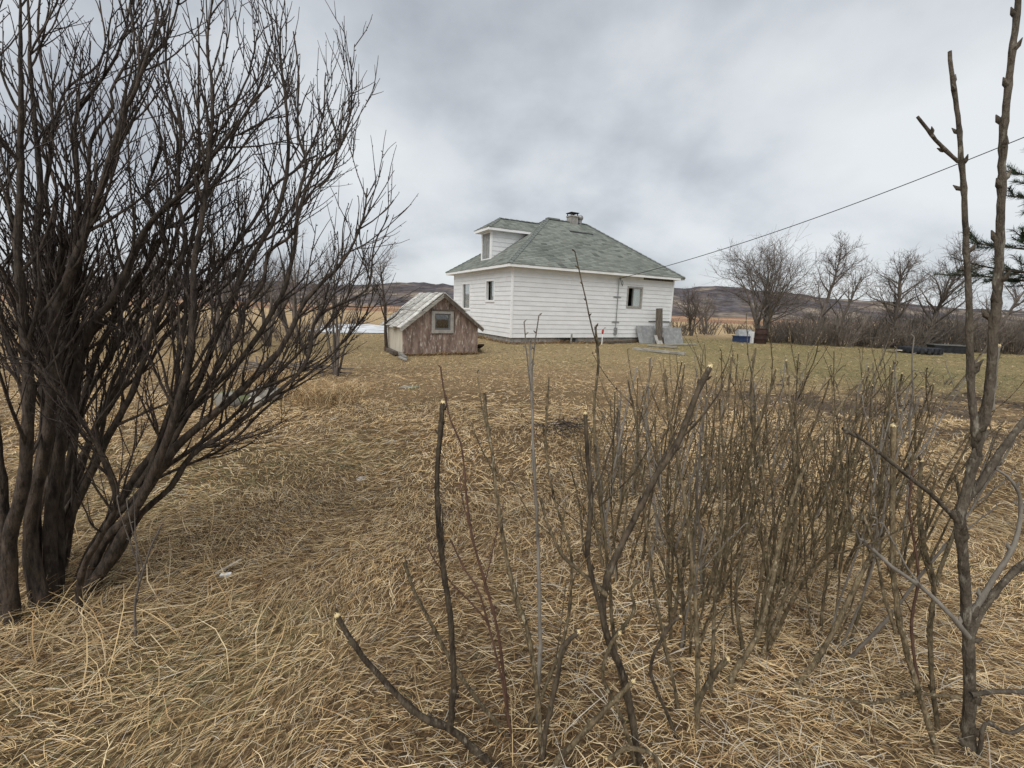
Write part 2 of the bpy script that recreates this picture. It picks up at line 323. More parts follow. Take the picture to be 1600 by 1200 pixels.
def colors(x, y, lighten=1.0):
    global LOW
    n = len(x); pch = fbm(x, y, 0.7, 51)
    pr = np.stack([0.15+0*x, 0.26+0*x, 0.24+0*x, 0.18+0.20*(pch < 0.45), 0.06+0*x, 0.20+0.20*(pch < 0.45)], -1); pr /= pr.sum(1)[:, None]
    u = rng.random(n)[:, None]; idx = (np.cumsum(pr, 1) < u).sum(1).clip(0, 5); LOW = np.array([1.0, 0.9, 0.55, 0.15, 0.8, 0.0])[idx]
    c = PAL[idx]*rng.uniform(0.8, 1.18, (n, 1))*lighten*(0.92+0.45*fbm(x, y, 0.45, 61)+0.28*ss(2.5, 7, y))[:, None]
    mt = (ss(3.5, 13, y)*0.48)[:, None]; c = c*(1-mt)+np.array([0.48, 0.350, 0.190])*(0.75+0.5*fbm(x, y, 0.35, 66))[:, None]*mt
    gsel = rng.random(n) < green_m(x, y)*0.6+0.02
    gcol = np.array([0.235, 0.225, 0.105])*rng.uniform(0.6, 1.3, (n, 1))
    c = np.where(gsel[:, None], gcol, c)
    ssel = rng.random(n) < soil_m(x, y)*0.75
    return np.where(ssel[:, None], np.array([0.10, 0.078, 0.055])*rng.uniform(0.6, 1.4, (n, 1)), c)
def scatter(n, y0, y1, spread=1.30, pw=1.0):
    y = np.sqrt(rng.uniform(y0*y0, y1*y1, int(n))); x = rng.uniform(-1, 1, int(n))*(spread*y+0.7); return x, y
for n, y0, y1, L0, L1, w0, w1, rows in ((125000, 0.75, 3.2, 0.02, 0.075, 0.0009, 0.0022, 3), (28000, 0.75, 3.2, 0.05, 0.13, 0.0011, 0.0026, 4), (105000, 3.0, 6.5, 0.03, 0.13, 0.0022, 0.0050, 3), (75000, 6.3, 13, 0.04, 0.13, 0.003, 0.0075, 3), (42000, 12.5, 27, 0.06, 0.16, 0.006, 0.013, 3)):
    x, y = scatter(n, y0, y1); n = len(x)
    keep = rng.random(n) > soil_m(x, y)*0.6
    keep &= ~((y > 17.5) & (x > -3.5) & (x < 8.5) & ((x+0.12)*-0.4726+(y-18.02)*0.8813 > 0.02) & ((x+0.12)*0.8813+(y-18.02)*0.4726 > 0.02))
    x, y = x[keep], y[keep]; n = len(x)
    head = 0.75+3.4*(fbm(x, y, 0.6, 71)-0.5)*2+rng.normal(0, 0.6, n)+math.pi*(rng.random(n) < 0.5)
    pitch = np.abs(rng.normal(0.10, 0.26, n)).clip(0, 1.2); up_ = rng.random(n) < 0.20; pitch = np.where(up_, rng.uniform(0.5, 1.2, n), pitch)
    ln = rng.uniform(L0, L1, n)*np.where(up_, 0.55, 1.0)
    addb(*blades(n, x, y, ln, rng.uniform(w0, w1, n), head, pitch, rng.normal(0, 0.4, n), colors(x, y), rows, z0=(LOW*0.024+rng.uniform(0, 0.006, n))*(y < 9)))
# longer bleached stalks in the tangle under the pruned shrubs
n = 4200; x = rng.normal(1.15, 0.75, n); y = rng.uniform(0.85, 3.9, n); k = (x > -0.55) & (x < 3.4); x, y = x[k], y[k]; n = len(x)
cc = PAL[rng.choice([0, 0, 1, 4, 4, 2, 3], n)]*rng.uniform(0.75, 1.2, (n, 1))
pt = np.abs(rng.normal(0.28, 0.32, n)).clip(0, 1.35)
addb(*blades(n, x, y, rng.uniform(0.06, 0.27, n), rng.uniform(0.0016, 0.0036, n), rng.uniform(0, 6.28, n), pt, rng.normal(0, 0.3, n), cc, 4, z0=rng.uniform(0, 0.05, n)))
# stalks round the foot of the big shrub
n = 900; x = rng.normal(-1.95, 0.5, n); y = rng.normal(1.65, 0.45, n); k = y > 0.6; x, y = x[k], y[k]; n = len(x)
addb(*blades(n, x, y, rng.uniform(0.12, 0.45, n), rng.uniform(0.002, 0.0045, n), rng.uniform(0, 6.28, n), np.abs(rng.normal(0.4, 0.35, n)).clip(0, 1.3), rng.normal(0, 0.7, n), PAL[rng.choice([0, 1, 1, 2], n)]*rng.uniform(0.8, 1.2, (n, 1)), 4))
def fringe(p0, p1, nrm, n, h):
    t_ = rng.random(n)[:, None]; q = np.array(p0)[None]*(1-t_)+np.array(p1)[None]*t_+np.array(nrm)[None]*np.abs(rng.normal(0.02, 0.06, (n, 1)))
    hh = h*rng.uniform(0.3, 1, n)*(0.4+1.2*fbm(q[:, 0], q[:, 1], 1.5, 77))
    addb(*blades(n, q[:, 0], q[:, 1], hh, rng.uniform(0.004, 0.010, n), rng.uniform(0, 6.28, n), rng.uniform(0.6, 1.45, n), rng.normal(0, 0.4, n), PAL[rng.choice([1, 2, 2, 3, 3], n)]*rng.uniform(0.7, 1.1, (n, 1)), 3))
_c, _s = math.cos(R(28.2)), math.sin(R(28.2)); _o = np.array([-0.1225, 18.0187])
fringe(_o, _o+9.1*np.array([_c, _s]), (_s, -_c), 2600, 0.26); fringe(_o, _o+6.6*np.array([-_s, _c]), (-_c, -_s), 1600, 0.26)
_c, _s = math.cos(R(32)), math.sin(R(32)); _o = G(629.4, 556.4)[:2]
fringe(_o, _o+2.42*np.array([_c, _s]), (_s, -_c), 1300, 0.16); fringe(_o, _o+1.55*np.array([-_s, _c]), (-_c, -_s), 600, 0.2)
V = np.vstack([p[0] for p in parts]); Q = np.vstack([p[1] for p in parts]); Cc = np.vstack([p[2] for p in parts])
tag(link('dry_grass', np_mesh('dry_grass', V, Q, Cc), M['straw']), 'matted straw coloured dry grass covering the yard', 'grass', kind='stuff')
# tall grass tufts, each its own thing
def tuft(px_, py_, n, h, spread, label):
    g0 = G(px_, py_); parts.clear(); global off; off = 0
    x = rng.normal(0, spread, n).clip(-1.9*spread, 1.9*spread); y = rng.normal(0, spread*0.8, n).clip(-1.5*spread, 1.5*spread)
    V, Q, c = blades(n, x+g0[0], y+g0[1], rng.uniform(0.45, 1.0, n)*h, rng.uniform(0.003, 0.007, n), rng.uniform(0, 6.28, n), rng.uniform(0.75, 1.45, n), rng.normal(0, 0.5, n), PAL[rng.choice([0, 1, 1, 2, 2, 3], n)]*rng.uniform(0.8, 1.15, (n, 1)), 4)
    V = V-np.array([g0[0], g0[1], 0])
    tag(link('grass_tuft', np_mesh('grass_tuft', V, Q, c), M['straw'], loc=(g0[0], g0[1], 0)), label, 'grass', 'tall dry grass tufts near the boulders')
for a in ((505, 628, 700, 0.50, 0.26), (470, 612, 500, 0.42, 0.25), (545, 612, 420, 0.38, 0.24), (440, 598, 380, 0.40, 0.28), (410, 588, 300, 0.36, 0.25)):
    tuft(*a, 'tall tan dry grass tuft growing between boulders and the thin sapling')

# ------------------------------------------------------------------ house
HYAW = R(28.2); HO = (-0.1225, 18.0187, 0)
HL, HW, ZB, ZT = 9.09, 6.62, 0.26, 3.11
house = empty('farmhouse', HO, HYAW, label='white clapboard farmhouse with grey green hip roof and small dormer', cat='house')
cs, sn = math.cos(HYAW), math.sin(HYAW)
def hw(u_, v_, z_): return np.array([HO[0]+cs*u_-sn*v_, HO[1]+sn*u_+cs*v_, z_])
RW = [(6.12, 7.03, 1.69, 2.62)]                         # right wall window (u)
LW = [(4.39, 5.43, 1.34, 2.61), (1.63, 2.53, 1.73, 2.66)]  # left wall windows (v)
# concrete block foundation
MB().box((0.06, 0.06, -0.3), (HL-0.06, HW-0.06, ZB-0.002)).build('foundation', M['mortar'], house)
bm_ = {}
def block(a, b, z0, z1, face):
    lx = b-a
    key = (round(lx, 2), round(z1-z0, 2), face)
    if key not in bm_:
        q = MB(); e_ = 0.008
        if face == 'r': q.hexa([(0, 0.05, 0), (lx, 0.05, 0), (lx, 0.07, 0), (0, 0.07, 0), (0, 0.05, z1-z0), (lx, 0.05, z1-z0), (lx, 0.07, z1-z0), (0, 0.07, z1-z0)]); q.v = [(x_+(e_ if x_ == 0 else -e_ if y_ < 0.06 else 0), y_, z_) for x_, y_, z_ in q.v]
        else: q.box((0.05, 0, 0), (0.07, lx, z1-z0))
        bm_[key] = q.mesh('block')
    o = link('block', bm_[key], M['concrete'], house); o.location = (a, 0, z0) if face == 'r' else (0, a, z0)
for row, (z0, z1) in enumerate(((-0.16, 0.045), (0.055, 0.252))):
    for face, ln in (('r', HL), ('l', HW)):
        p = 0.06+(0.1 if row else 0.0)
        if row: block(0.06, 0.15, z0, z1, face)
        while p < ln-0.1:
            q = min(p+0.40, ln-0.06)
            if not (face == 'r' and q > 2.34 and p < 3.42 and row == 1): block(p, q-0.012, z0, z1, face)
            p += 0.412
# wall cores with real openings
def wall_core(length, holes, put):
    us = sorted({0.0, length, *[h[0] for h in holes], *[h[1] for h in holes]})
    for a, b in zip(us[:-1], us[1:]):
        hh = [h for h in holes if h[0] <= a+1e-6 and h[1] >= b-1e-6]
        if hh: put(a, b, ZB, hh[0][2]); put(a, b, hh[0][3], ZT)
        else: put(a, b, ZB, ZT)
mb = MB()
wall_core(HL, RW, lambda a, b, z0, z1: mb.box((a, 0.0, z0), (b, 0.12, z1)))
wall_core(HW-0.24, [(a-0.12, b-0.12, c, d) for a, b, c, d in LW], lambda a, b, z0, z1: mb.box((0.0, a+0.12, z0), (0.12, b+0.12, z1)))
mb.box((0, HW-0.12, ZB), (HL, HW, ZT)); mb.box((HL-0.12, 0.12, ZB), (HL, HW-0.12, ZT))
mb.build('wall', M['siding'], house)
MB().box((0.14, 0.14, 0.27), (HL-0.14, HW-0.14, 0.40)).build('floor', M['inside'], house)
MB().box((0.125, 3.0, 0.4), (HL-0.125, 3.1, ZT)).build('partition', M['inside'], house)
# clapboards
NC = 15; CH = (ZT-ZB)/NC
def clap(a, b, z0, z1, face, par=house, offs=0.0, top=0.004):
    q = MB(); o1, o2 = -0.024-offs, -top-offs
    if face == 'r': q.hexa([(a, o1, z0), (b, o1, z0), (b, 0.004, z0), (a, 0.004, z0), (a, o2, z1+0.012), (b, o2, z1+0.012), (b, 0.004, z1+0.012), (a, 0.004, z1+0.012)])
    elif face == 'l': q.hexa([(o1, b, z0), (o1, a, z0), (0.004, a, z0), (0.004, b, z0), (o2, b, z1+0.012), (o2, a, z1+0.012), (0.004, a, z1+0.012), (0.004, b, z1+0.012)])
    return q.build('siding_board', M['siding'], par)
for k in range(NC):
    z0 = ZB+k*CH; z1 = min(z0+CH, ZT-0.013)
    for face, ln, holes in (('r', HL, RW), ('l', HW, LW)):
        segs = [(0.05, ln-0.05)]
        if face == 'r' and k == NC-1: segs = [(0.05, 7.06)]
        for h in holes:
            if h[2]-0.02 < z1 and h[3]+0.02 > z0:
                n_ = []
                for a, b in segs:
                    if h[0] > a and h[1] < b: n_ += [(a, h[0]-0.03), (h[1]+0.03, b)]
                    else: n_.append((a, b))
                segs = n_
        for a, b in segs:
            if face == 'r' and b-a > 5:             # long courses are joined from two boards
                m_ = a+(b-a)*(0.35+0.3*((k*37) % 10)/10); clap(a, m_-0.001, z0, z1, face); clap(m_+0.001, b, z0, z1, face)
            else: clap(a, b, z0, z1, face)
MB().box((7.06, -0.006, ZT-CH*0.55), (HL-0.05, 0.002, ZT)).build('bare_sheathing', M['old_timber'], house)
for (a, b) in ((-0.032, 0.05), (HL-0.05, HL+0.032)): MB().box((a, -0.034, ZB-0.005), (b, 0.05, ZT)).build('corner_trim', M['trim_white'], house)
MB().box((-0.034, HW-0.05, ZB-0.005), (0.05, HW+0.03, ZT)).build('corner_trim', M['trim_white'], house)
MB().box((1.0, -0.03, ZB-0.02), (1.02, -0.03+0.001, ZB-0.019)).build('drip_edge', M['trim_white'], house)
# windows: frame > sash, pane, curtain
def window(face, a, b, z0, z1, split=None, open_side=None, curtain_or_reflection=None, par=house, base=0.0, dark=False):
    def bx(p0, p1, d0, d1, q0, q1):
        return MB().box((p0, base+d0, q0), (p1, base+d1, q1)) if face == 'r' else MB().box((base+d0, p0, q0), (base+d1, p1, q1))
    fm = MB(); w_ = 0.05
    for args in ((a-0.03, a+w_, -0.034, 0.10, z0-0.03, z1+0.03), (b-w_, b+0.03, -0.034, 0.10, z0-0.03, z1+0.03), (a+w_, b-w_, -0.034, 0.10, z1-w_, z1+0.03), (a+w_, b-w_, -0.045, 0.10, z0-0.03, z0+w_)):
        t_ = bx(*args); fm.add(t_.v, t_.f)
    f_ = fm.build('window' if par is house else 'window_frame', M['frame_grey'] if dark else M['trim_white'], par)
    top = f_ if par is house else par
    m_ = split or (a+b)/2
    bx(m_-0.025, m_+0.025, -0.01, 0.05, z0+w_, z1-w_).build('sash', M['frame_dark'], top)
    for s, (p0, p1) in enumerate(((a+w_, m_-0.025), (m_+0.025, b-w_))):
        if open_side != s: bx(p0, p1, 0.012+0.01*s, 0.018+0.01*s, z0+w_, z1-w_).build('pane', M['glass'], top)
        if curtain_or_reflection == s: bx(p0, p1, 0.032, 0.040, z0+w_, z1-w_).build('curtain_or_reflection', M['curtain_or_reflection'], top)
    return f_
window('r', *RW[0], split=6.48, open_side=0, curtain_or_reflection=1, dark=True)
window('l', *LW[0], split=5.18, curtain_or_reflection=0)  # pale sheet added behind the pane, standing in for reflected sky
window('l', *LW[1], split=2.02, open_side=1, curtain_or_reflection=0)
bw = MB()
for a in ((2.36, 0.03, -0.06, 2.44, 0.10, 0.25), (3.32, 0.03, -0.06, 3.40, 0.10, 0.25), (2.44, 0.03, -0.06, 3.32, 0.10, -0.01), (2.44, 0.03, 0.22, 3.32, 0.10, 0.25)): bw.box(a[:3], a[3:])
bwo = bw.build('basement_window', M['frame_dark'], house)
MB().box((2.44, 0.052, -0.01), (3.32, 0.058, 0.22)).build('pane', M['black_rubber'], bwo)
MB().beam((3.0, -0.05, -0.05), (3.05, -0.03, 0.42), 0.07, 0.03, (0, 1, 0)).build('stake', M['grey_wood'], house)
# roof
OV, ZE, ZR = 0.36, 3.20, 5.86; UR0, UR1, VR = 3.60, 5.98, HW/2
E4 = [(-OV, -OV, ZE), (HL+OV, -OV, ZE), (HL+OV, HW+OV, ZE), (-OV, HW+OV, ZE)]; RA, RB = (UR0, VR, ZR), (UR1, VR, ZR)
roof = MB().add(E4+[RA, RB], [(0, 1, 5, 4), (1, 2, 5), (2, 3, 4, 5), (3, 0, 4), (0, 3, 2, 1)]).build('roof', M['cap_shingle'], house)
mb = MB(); mb.box((-OV+0.02, -OV+0.02, ZT+0.002), (HL+OV-0.02, HW+OV-0.02, ZT+0.012)); mb.build('soffit', M['trim_white'], house)
for a, b in (((-OV, -OV-0.012, ZE-0.125), (HL+OV-0.3, -OV+0.012, ZE-0.002)), ((-OV-0.012, -OV+0.013, ZE-0.125), (-OV+0.012, HW+OV, ZE-0.002)), ((-OV+0.013, HW+OV-0.012, ZE-0.125), (HL+OV, HW+OV+0.012, ZE-0.002)), ((HL+OV-0.012, -OV+0.013, ZE-0.10), (HL+OV+0.012, HW+OV-0.013, ZE-0.002))):
    MB().box(a, b).build('fascia', M['trim_white'], house)
MB().box((HL+OV-0.298, -OV-0.010, ZE-0.09), (HL+OV, -OV+0.012, ZE-0.002)).build('bare_fascia', M['grey_wood'], house)
def shingles(quad, expo=0.14, tab=0.31):
    """quad: eave left, eave right, ridge right, ridge left (local). One mesh of lapped tabs."""
    A, B, C_, D = [np.array(q, float) for q in quad]; ex = (B-A)/np.linalg.norm(B-A); nrm = np.cross(B-A, D-A); nrm /= np.linalg.norm(nrm); ey = np.cross(nrm, ex)
    if nrm[2] < 0: nrm = -nrm; ey = -ey
    h = (D-A)@ey; lx = lambda s: ((D-A)@ex)*s/h; rx = lambda s: (B-A)@ex+((C_-B)@ex)*s/h
    V, Q, Cc = [], [], []; s = -0.03; row = 0
    while s < h-0.02:
        a, b = lx(max(s, 0))-0.02, rx(max(s, 0))+0.02; p = a-(row % 2)*tab*0.5-rng.uniform(0, 0.04); s1 = min(s+expo*1.25, h)
        a1, b1 = lx(s1)-0.01, rx(s1)+0.01
        while p < b:
            q0, q1 = max(p+0.004, a), min(p+tab-0.004, b)
            if q1-q0 > 0.02:
                t0, t1 = max(q0, a1), min(q1, b1)
                if t1 <= t0: t0 = t1 = (a1+b1)/2 if a1 >= b1 else min(max(q0, a1), b1)
                lift = 0.020+rng.uniform(0, 0.007); k = len(V); so_ = s+rng.uniform(-0.006, 0.006)
                for (x_, y_, z_) in ((q0, so_, lift), (q1, so_, lift), (t1, s1, 0.006), (t0, s1, 0.006), (q0, so_, 0.0), (q1, so_, 0.0)): V.append(A+ex*x_+ey*y_+nrm*z_)
                c = np.array([0.205, 0.222, 0.200])*rng.uniform(0.78, 1.22)
                if rng.random() < 0.06: c = c*0.72
                Cc += [c]*6; Q += [(k, k+1, k+2, k+3), (k+4, k+5, k+1, k), (k+4, k, k+3, k+3), (k+5, k+2, k+1, k+1)][:2]
            p += tab
        s += expo; row += 1
    return np.array(V), np.array(Q), np.array(Cc)
def shingle_part(name, quads, parent):
    Vs, Qs, Cs, o2 = [], [], [], 0
    for q in quads:
        a, b, c = shingles(q); Vs.append(a); Qs.append(b+o2); Cs.append(c); o2 += len(a)
    o = link(name, np_mesh(name, np.vstack(Vs), np.vstack(Qs), np.vstack(Cs)), M['shingle'], parent); o['kind'] = 'stuff'; return o
shingle_part('shingles', [(E4[0], E4[1], RB, RA), (E4[3], E4[0], RA, RA), (E4[1], E4[2], RB, RB), (E4[2], E4[3], RA, RB)], roof)
def caps(a, b, name='ridge_cap', step=0.26, par=roof):
    a = np.array(a, float); b = np.array(b, float); n = int(np.linalg.norm(b-a)/step); t_ = (b-a)/np.linalg.norm(b-a); s_ = np.cross(t_, (0, 0, 1)); s_ /= np.linalg.norm(s_); u_ = np.cross(s_, t_); mb = MB()
    for i in range(n):
        p0 = a+(b-a)*i/n; p1 = a+(b-a)*(i+1.12)/n
        mb.add([p0-s_*0.11-u_*0.03+u_*0.03, p0+u_*0.055, p0+s_*0.11-u_*0.03+u_*0.03, p1-s_*0.11-u_*0.035+u_*0.015, p1+u_*0.035, p1+s_*0.11-u_*0.035+u_*0.015], [(0, 1, 4, 3), (1, 2, 5, 4), (0, 2, 1)])
    return mb.build(name, M['cap_shingle'], par)
caps(RA, RB); caps(E4[0], RA, 'hip_cap'); caps(E4[3], RA, 'hip_cap'); caps(E4[1], RB, 'hip_cap')
MB().box((UR0-0.05, VR-0.14, ZR-0.02), (UR0+0.65, VR+0.14, ZR+0.055)).build('ridge_vent', M['cap_shingle'], roof)
sl_ = (ZR-ZE)/(VR+OV)                                   # lifted course on the near slope
def onroof(u_, v_, h=0.03): return (u_, v_, ZE+(v_+OV)*sl_+h)
MB().hexa([onroof(4.35, 2.36, 0.02), onroof(5.75, 2.36, 0.02), onroof(5.75, 2.48, 0.02), onroof(4.35, 2.48, 0.02), onroof(4.35, 2.36, 0.05), onroof(5.75, 2.36, 0.05), onroof(5.75, 2.48, 0.03), onroof(4.35, 2.48, 0.03)]).build('lifted_shingle', M['black_rubber'], roof)
# chimney, vent
ch = MB().box((4.87, VR-0.2, ZR-0.4), (5.29, VR+0.2, ZR+0.28)).box((4.84, VR-0.23, ZR+0.25), (5.32, VR+0.23, ZR+0.31)).build('chimney', M['concrete'], house)
mb = MB().box((4.83, VR-0.24, ZR+0.43), (5.33, VR+0.24, ZR+0.46))
for a in (4.87, 5.25):
    for b in (VR-0.19, VR+0.15): mb.box((a, b, ZR+0.31), (a+0.04, b+0.04, ZR+0.43))
mb.build('chimney_cap', M['black_rubber'], ch)
tb = Tubes(); tb.add([(5.56, VR, ZR-0.2), (5.56, VR, ZR+0.16)], [0.10, 0.10], 12)
th = np.linspace(0.02, math.pi-0.15, 9); tb.add([(5.56, VR, ZR+0.27-0.15*math.cos(math.pi-a)) for a in th], [0.165*math.sin(a)+0.003 for a in th], 14)
me = np_mesh('roof_vent', np.vstack(tb.V), np.vstack(tb.Q), smooth=True); link('roof_vent', me, M['metal_grey'], house)
# dormer
DU, D0, D1, DZ0, DZ1, DZR = 0.30, 2.75, 3.79, 3.60, 4.87, 5.56
zroof = lambda u_: ZE+(u_+OV)*(ZR-ZE)/(UR0+OV)
ue = -OV+(DZ1-ZE)*(UR0+OV)/(ZR-ZE)+0.02
dorm = MB().add([(DU, D0, DZ0-0.1), (ue+0.1, D0, DZ1), (DU, D0, DZ1), (DU, D1, DZ0-0.1), (ue+0.1, D1, DZ1), (DU, D1, DZ1)], [(0, 1, 2), (3, 5, 4), (0, 2, 5, 3), (2, 1, 4, 5)]).build('dormer', M['siding'], house)
for k in range(6):
    z0 = DZ0+0.02+k*0.2; z1 = min(z0+0.2, DZ1); a = DU+0.02; b0_, b1_ = -OV+(z0-ZE)*(UR0+OV)/(ZR-ZE), -OV+(z1-ZE)*(UR0+OV)/(ZR-ZE)
    if b1_ < a+0.08: continue
    b0_ = max(b0_, a+0.02); y1, y2, y3 = D0-0.022, D0-0.004, D0+0.004
    MB().hexa([(a, y1, z0), (b0_, y1, z0), (b0_, y3, z0), (a, y3, z0), (a, y2, z1), (b1_, y2, z1), (b1_, y3, z1), (a, y3, z1)]).build('siding_board', M['siding'], dorm)
fm = MB()
for a in ((DU-0.03, D0-0.025, DZ0-0.05, DU+0.05, D0+0.10, DZ1), (DU-0.03, D1-0.10, DZ0-0.05, DU+0.05, D1+0.025, DZ1), (DU-0.03, D0+0.10, DZ0-0.05, DU+0.05, D1-0.10, DZ0+0.08), (DU-0.03, D0+0.10, DZ1-0.06, DU+0.05, D1-0.10, DZ1)): fm.box(a[:3], a[3:])
fm.build('window_frame', M['trim_white'], dorm)
MB().box((DU-0.012, D0+0.10, DZ0+0.08), (DU-0.004, D1-0.10, DZ1-0.06)).build('pane', M['grey_sheet'], dorm)
MB().box((DU-0.026, (D0+D1)/2-0.025, DZ0+0.08), (DU-0.013, (D0+D1)/2+0.025, DZ1-0.06)).build('sash', M['frame_grey'], dorm)
do = 0.28; vm = (D0+D1)/2; e0, e1 = (DU-do, D0-do, DZ1+0.13), (DU-do, D1+do, DZ1+0.13); ub = -OV+(DZ1+0.13-ZE)*(UR0+OV)/(ZR-ZE); ur = -OV+(DZR-ZE)*(UR0+OV)/(ZR-ZE)
e2, e3, ra, rb_ = (ub+0.1, D0-do, DZ1+0.13), (ub+0.1, D1+do, DZ1+0.13), (0.93, vm, DZR), (ur+0.1, vm, DZR)
dro = MB().add([e0, e1, e2, e3, ra, rb_], [(0, 2, 5, 4), (1, 0, 4), (3, 1, 4, 5), (0, 1, 3, 2), (2, 3, 5)]).build('dormer_roof', M['cap_shingle'], house)
shingle_part('shingles', [(e0, e2, rb_, ra), (e1, e0, ra, ra), (e3, e1, ra, rb_)], dro)
caps(e0, ra, 'hip_cap', par=dro); caps(ra, rb_, 'ridge_cap', par=dro)
for a in ((DU-do-0.012, D0-do-0.012, DZ1, ub-0.05, D0-do+0.012, DZ1+0.128), (DU-do-0.012, D0-do+0.013, DZ1, DU-do+0.012, D1+do, DZ1+0.128)): MB().box(a[:3], a[3:]).build('fascia', M['trim_white'], dro)
MB().box((DU-do+0.013, D0-do+0.013, DZ1+0.004), (ub-0.3, D1+do-0.013, DZ1+0.014)).build('soffit', M['trim_white'], dro)
# service mast and bits on the right wall
tb = Tubes(); tb.add([(5.5, -0.07, 0.45), (5.5, -0.07, 2.85), (5.5, -0.08, 2.95), (5.47, -0.16, 3.0), (5.46, -0.22, 2.94)], [0.022]*5, 8)
mast = link('service_mast', np_mesh('service_mast', np.vstack(tb.V), np.vstack(tb.Q), smooth=True), M['metal_grey'], house)
for z in (0.98, 2.13): MB().box((5.28, -0.05, z-0.02), (5.72, -0.028, z+0.02)).build('bracket', M['metal_grey'], mast)
MB().box((5.44, -0.13, 0.40), (5.56, -0.028, 0.72)).build('meter_box', M['metal_grey'], mast)
tb = Tubes(); tb.add([(5.46, -0.2, 2.95), (5.58, -0.16, 2.72), (5.68, -0.12, 2.64), (5.72, -0.10, 2.78), (5.62, -0.14, 2.88)], [0.012]*5, 6)
link('cable_loop', np_mesh('cable_loop', np.vstack(tb.V), np.vstack(tb.Q), smooth=True), M['wire'], mast)
MB().box((7.6, -0.05, 1.02), (9.0, -0.026, 1.07)).build('batten', M['frame_dark'], house)
# overhead wire to a pole beyond the frame
a = hw(5.46, -0.2, 2.97); b = P(1890, 92, 11.0); t_ = np.linspace(0, 1, 40)[:, None]
wp = a+(b-a)*t_; wp[:, 2] -= (4*0.42*(t_*(1-t_)))[:, 0]
tb = Tubes(); tb.add(wp, [0.013]*40, 6); tag(tb.build('overhead_wire', M['wire']), 'thin black overhead wire running from the house wall across the sky', 'wire')
pole = empty('utility_pole', (b[0]+0.1, b[1], 0), label='wooden utility pole that carries the overhead wire', cat='pole')
tb = Tubes(); tb.add([(0, 0, -0.5), (0, 0, b[2]*0.5), (0, 0, b[2]+0.6)], [0.15, 0.13, 0.11], 12); link('shaft', np_mesh('shaft', np.vstack(tb.V), np.vstack(tb.Q), smooth=True), M['bark_grey'], pole)
MB().box((-0.7, -0.05, b[2]+0.2), (0.7, 0.05, b[2]+0.32)).build('crossarm', M['old_timber'], pole)

# ------------------------------------------------------------------ things by the house wall
def sheet(name, u0_, u1_, h, v_, lean, m, th, label, cat, z0=0.0, tilt=0.0):
    o = MB().hexa([(0, 0, 0), (u1_-u0_, 0, tilt), (u1_-u0_, th, tilt), (0, th, 0), (0, lean, h), (u1_-u0_, lean, h+tilt), (u1_-u0_, lean+th, h+tilt), (0, lean+th, h)]).build(name, m)
    p = hw(u0_, v_, z0); o.location = tuple(p); o.rotation_euler = (0, 0, HYAW); tag(o, label, cat); return o
sheet('plywood_sheet', 6.75, 7.95, 0.82, -0.42, 0.33, M['grey_sheet'], 0.018, 'wide weathered grey board leaning on siding, left of the upright timber', 'board')
sheet('plywood_sheet', 8.05, 9.35, 0.78, -0.75, 0.25, M['grey_sheet'], 0.02, 'grey square board leaning at the house corner, right of the upright timber', 'board')
sheet('white_board', 7.35, 7.75, 0.42, -0.95, 0.25, M['roof_board'], 0.015, 'small pale board leaning against the foot of the upright timber', 'board')
sheet('fence_picket', 8.9, 9.05, 1.05, -0.45, 0.3, M['grey_wood'], 0.02, 'narrow grey picket standing behind the square grey board', 'board')
p = hw(7.62, -0.8, -0.05)
o = MB().hexa([(-0.13, -0.1, 0), (0.13, -0.1, 0), (0.13, 0.1, 0), (-0.13, 0.1, 0), (0.10, 0.30, 1.72), (0.35, 0.30, 1.74), (0.35, 0.49, 1.74), (0.10, 0.49, 1.72)]).build('timber_post', M['old_timber'], loc=p)
o.rotation_euler = (0, 0, HYAW); tag(o, 'dark weathered square timber standing upright against the house wall', 'timber')
def plank(p0, p1, wd, th, m, label, name='plank'):
    a = np.array(p0, float); b = np.array(p1, float); d = b-a
    o = MB().box((0, -wd/2, 0), (np.linalg.norm(d), wd/2, th)).build(name, m, loc=a); o.rotation_euler = Vector(d).to_track_quat('X', 'Z').to_euler(); tag(o, label, 'plank')
g = lambda x, y, z=0.0: G(x, y)+np.array([0, 0, z])
plank(g(990, 547, 0.02), g(1070, 556, 0.03), 0.16, 0.09, M['grey_wood'], 'long grey plank lying on the lawn furthest from the house wall')
plank(g(1012, 541, 0.02), g(1058, 545, 0.03), 0.2, 0.06, M['grey_wood'], 'grey plank lying flat at the foot of the upright timber')
plank(g(1040, 541, 0.05), g(1088, 540, 0.06), 0.14, 0.05, M['grey_wood'], 'grey plank poking out past the house corner')
plank(g(950, 537, 0.01), g(1008, 535, 0.04), 0.14, 0.10, M['old_timber'], 'dark plank lying along the concrete foundation')
hy_ = empty('standpipe', hw(4.35, -0.55, 0), HYAW, label='thin white standpipe with a red head standing by the foundation', cat='standpipe')
for nm, pts_, rr_, m_ in (('pipe', [(0, 0, -0.1), (0, 0, 0.45)], [0.022, 0.022], M['trim_white']), ('head', [(0, 0, 0.45), (0, 0, 0.5), (0.01, 0, 0.62), (0.0, 0, 0.66)], [0.02, 0.05, 0.05, 0.02], M['red_paint']), ('handle', [(0, 0, 0.64), (0.1, -0.02, 0.74), (0.16, -0.02, 0.72)], [0.014, 0.014, 0.012], M['old_timber'])):
    tb = Tubes(); tb.add(pts_, rr_, 8); link(nm, np_mesh(nm, np.vstack(tb.V), np.vstack(tb.Q), smooth=True), m_, hy_)

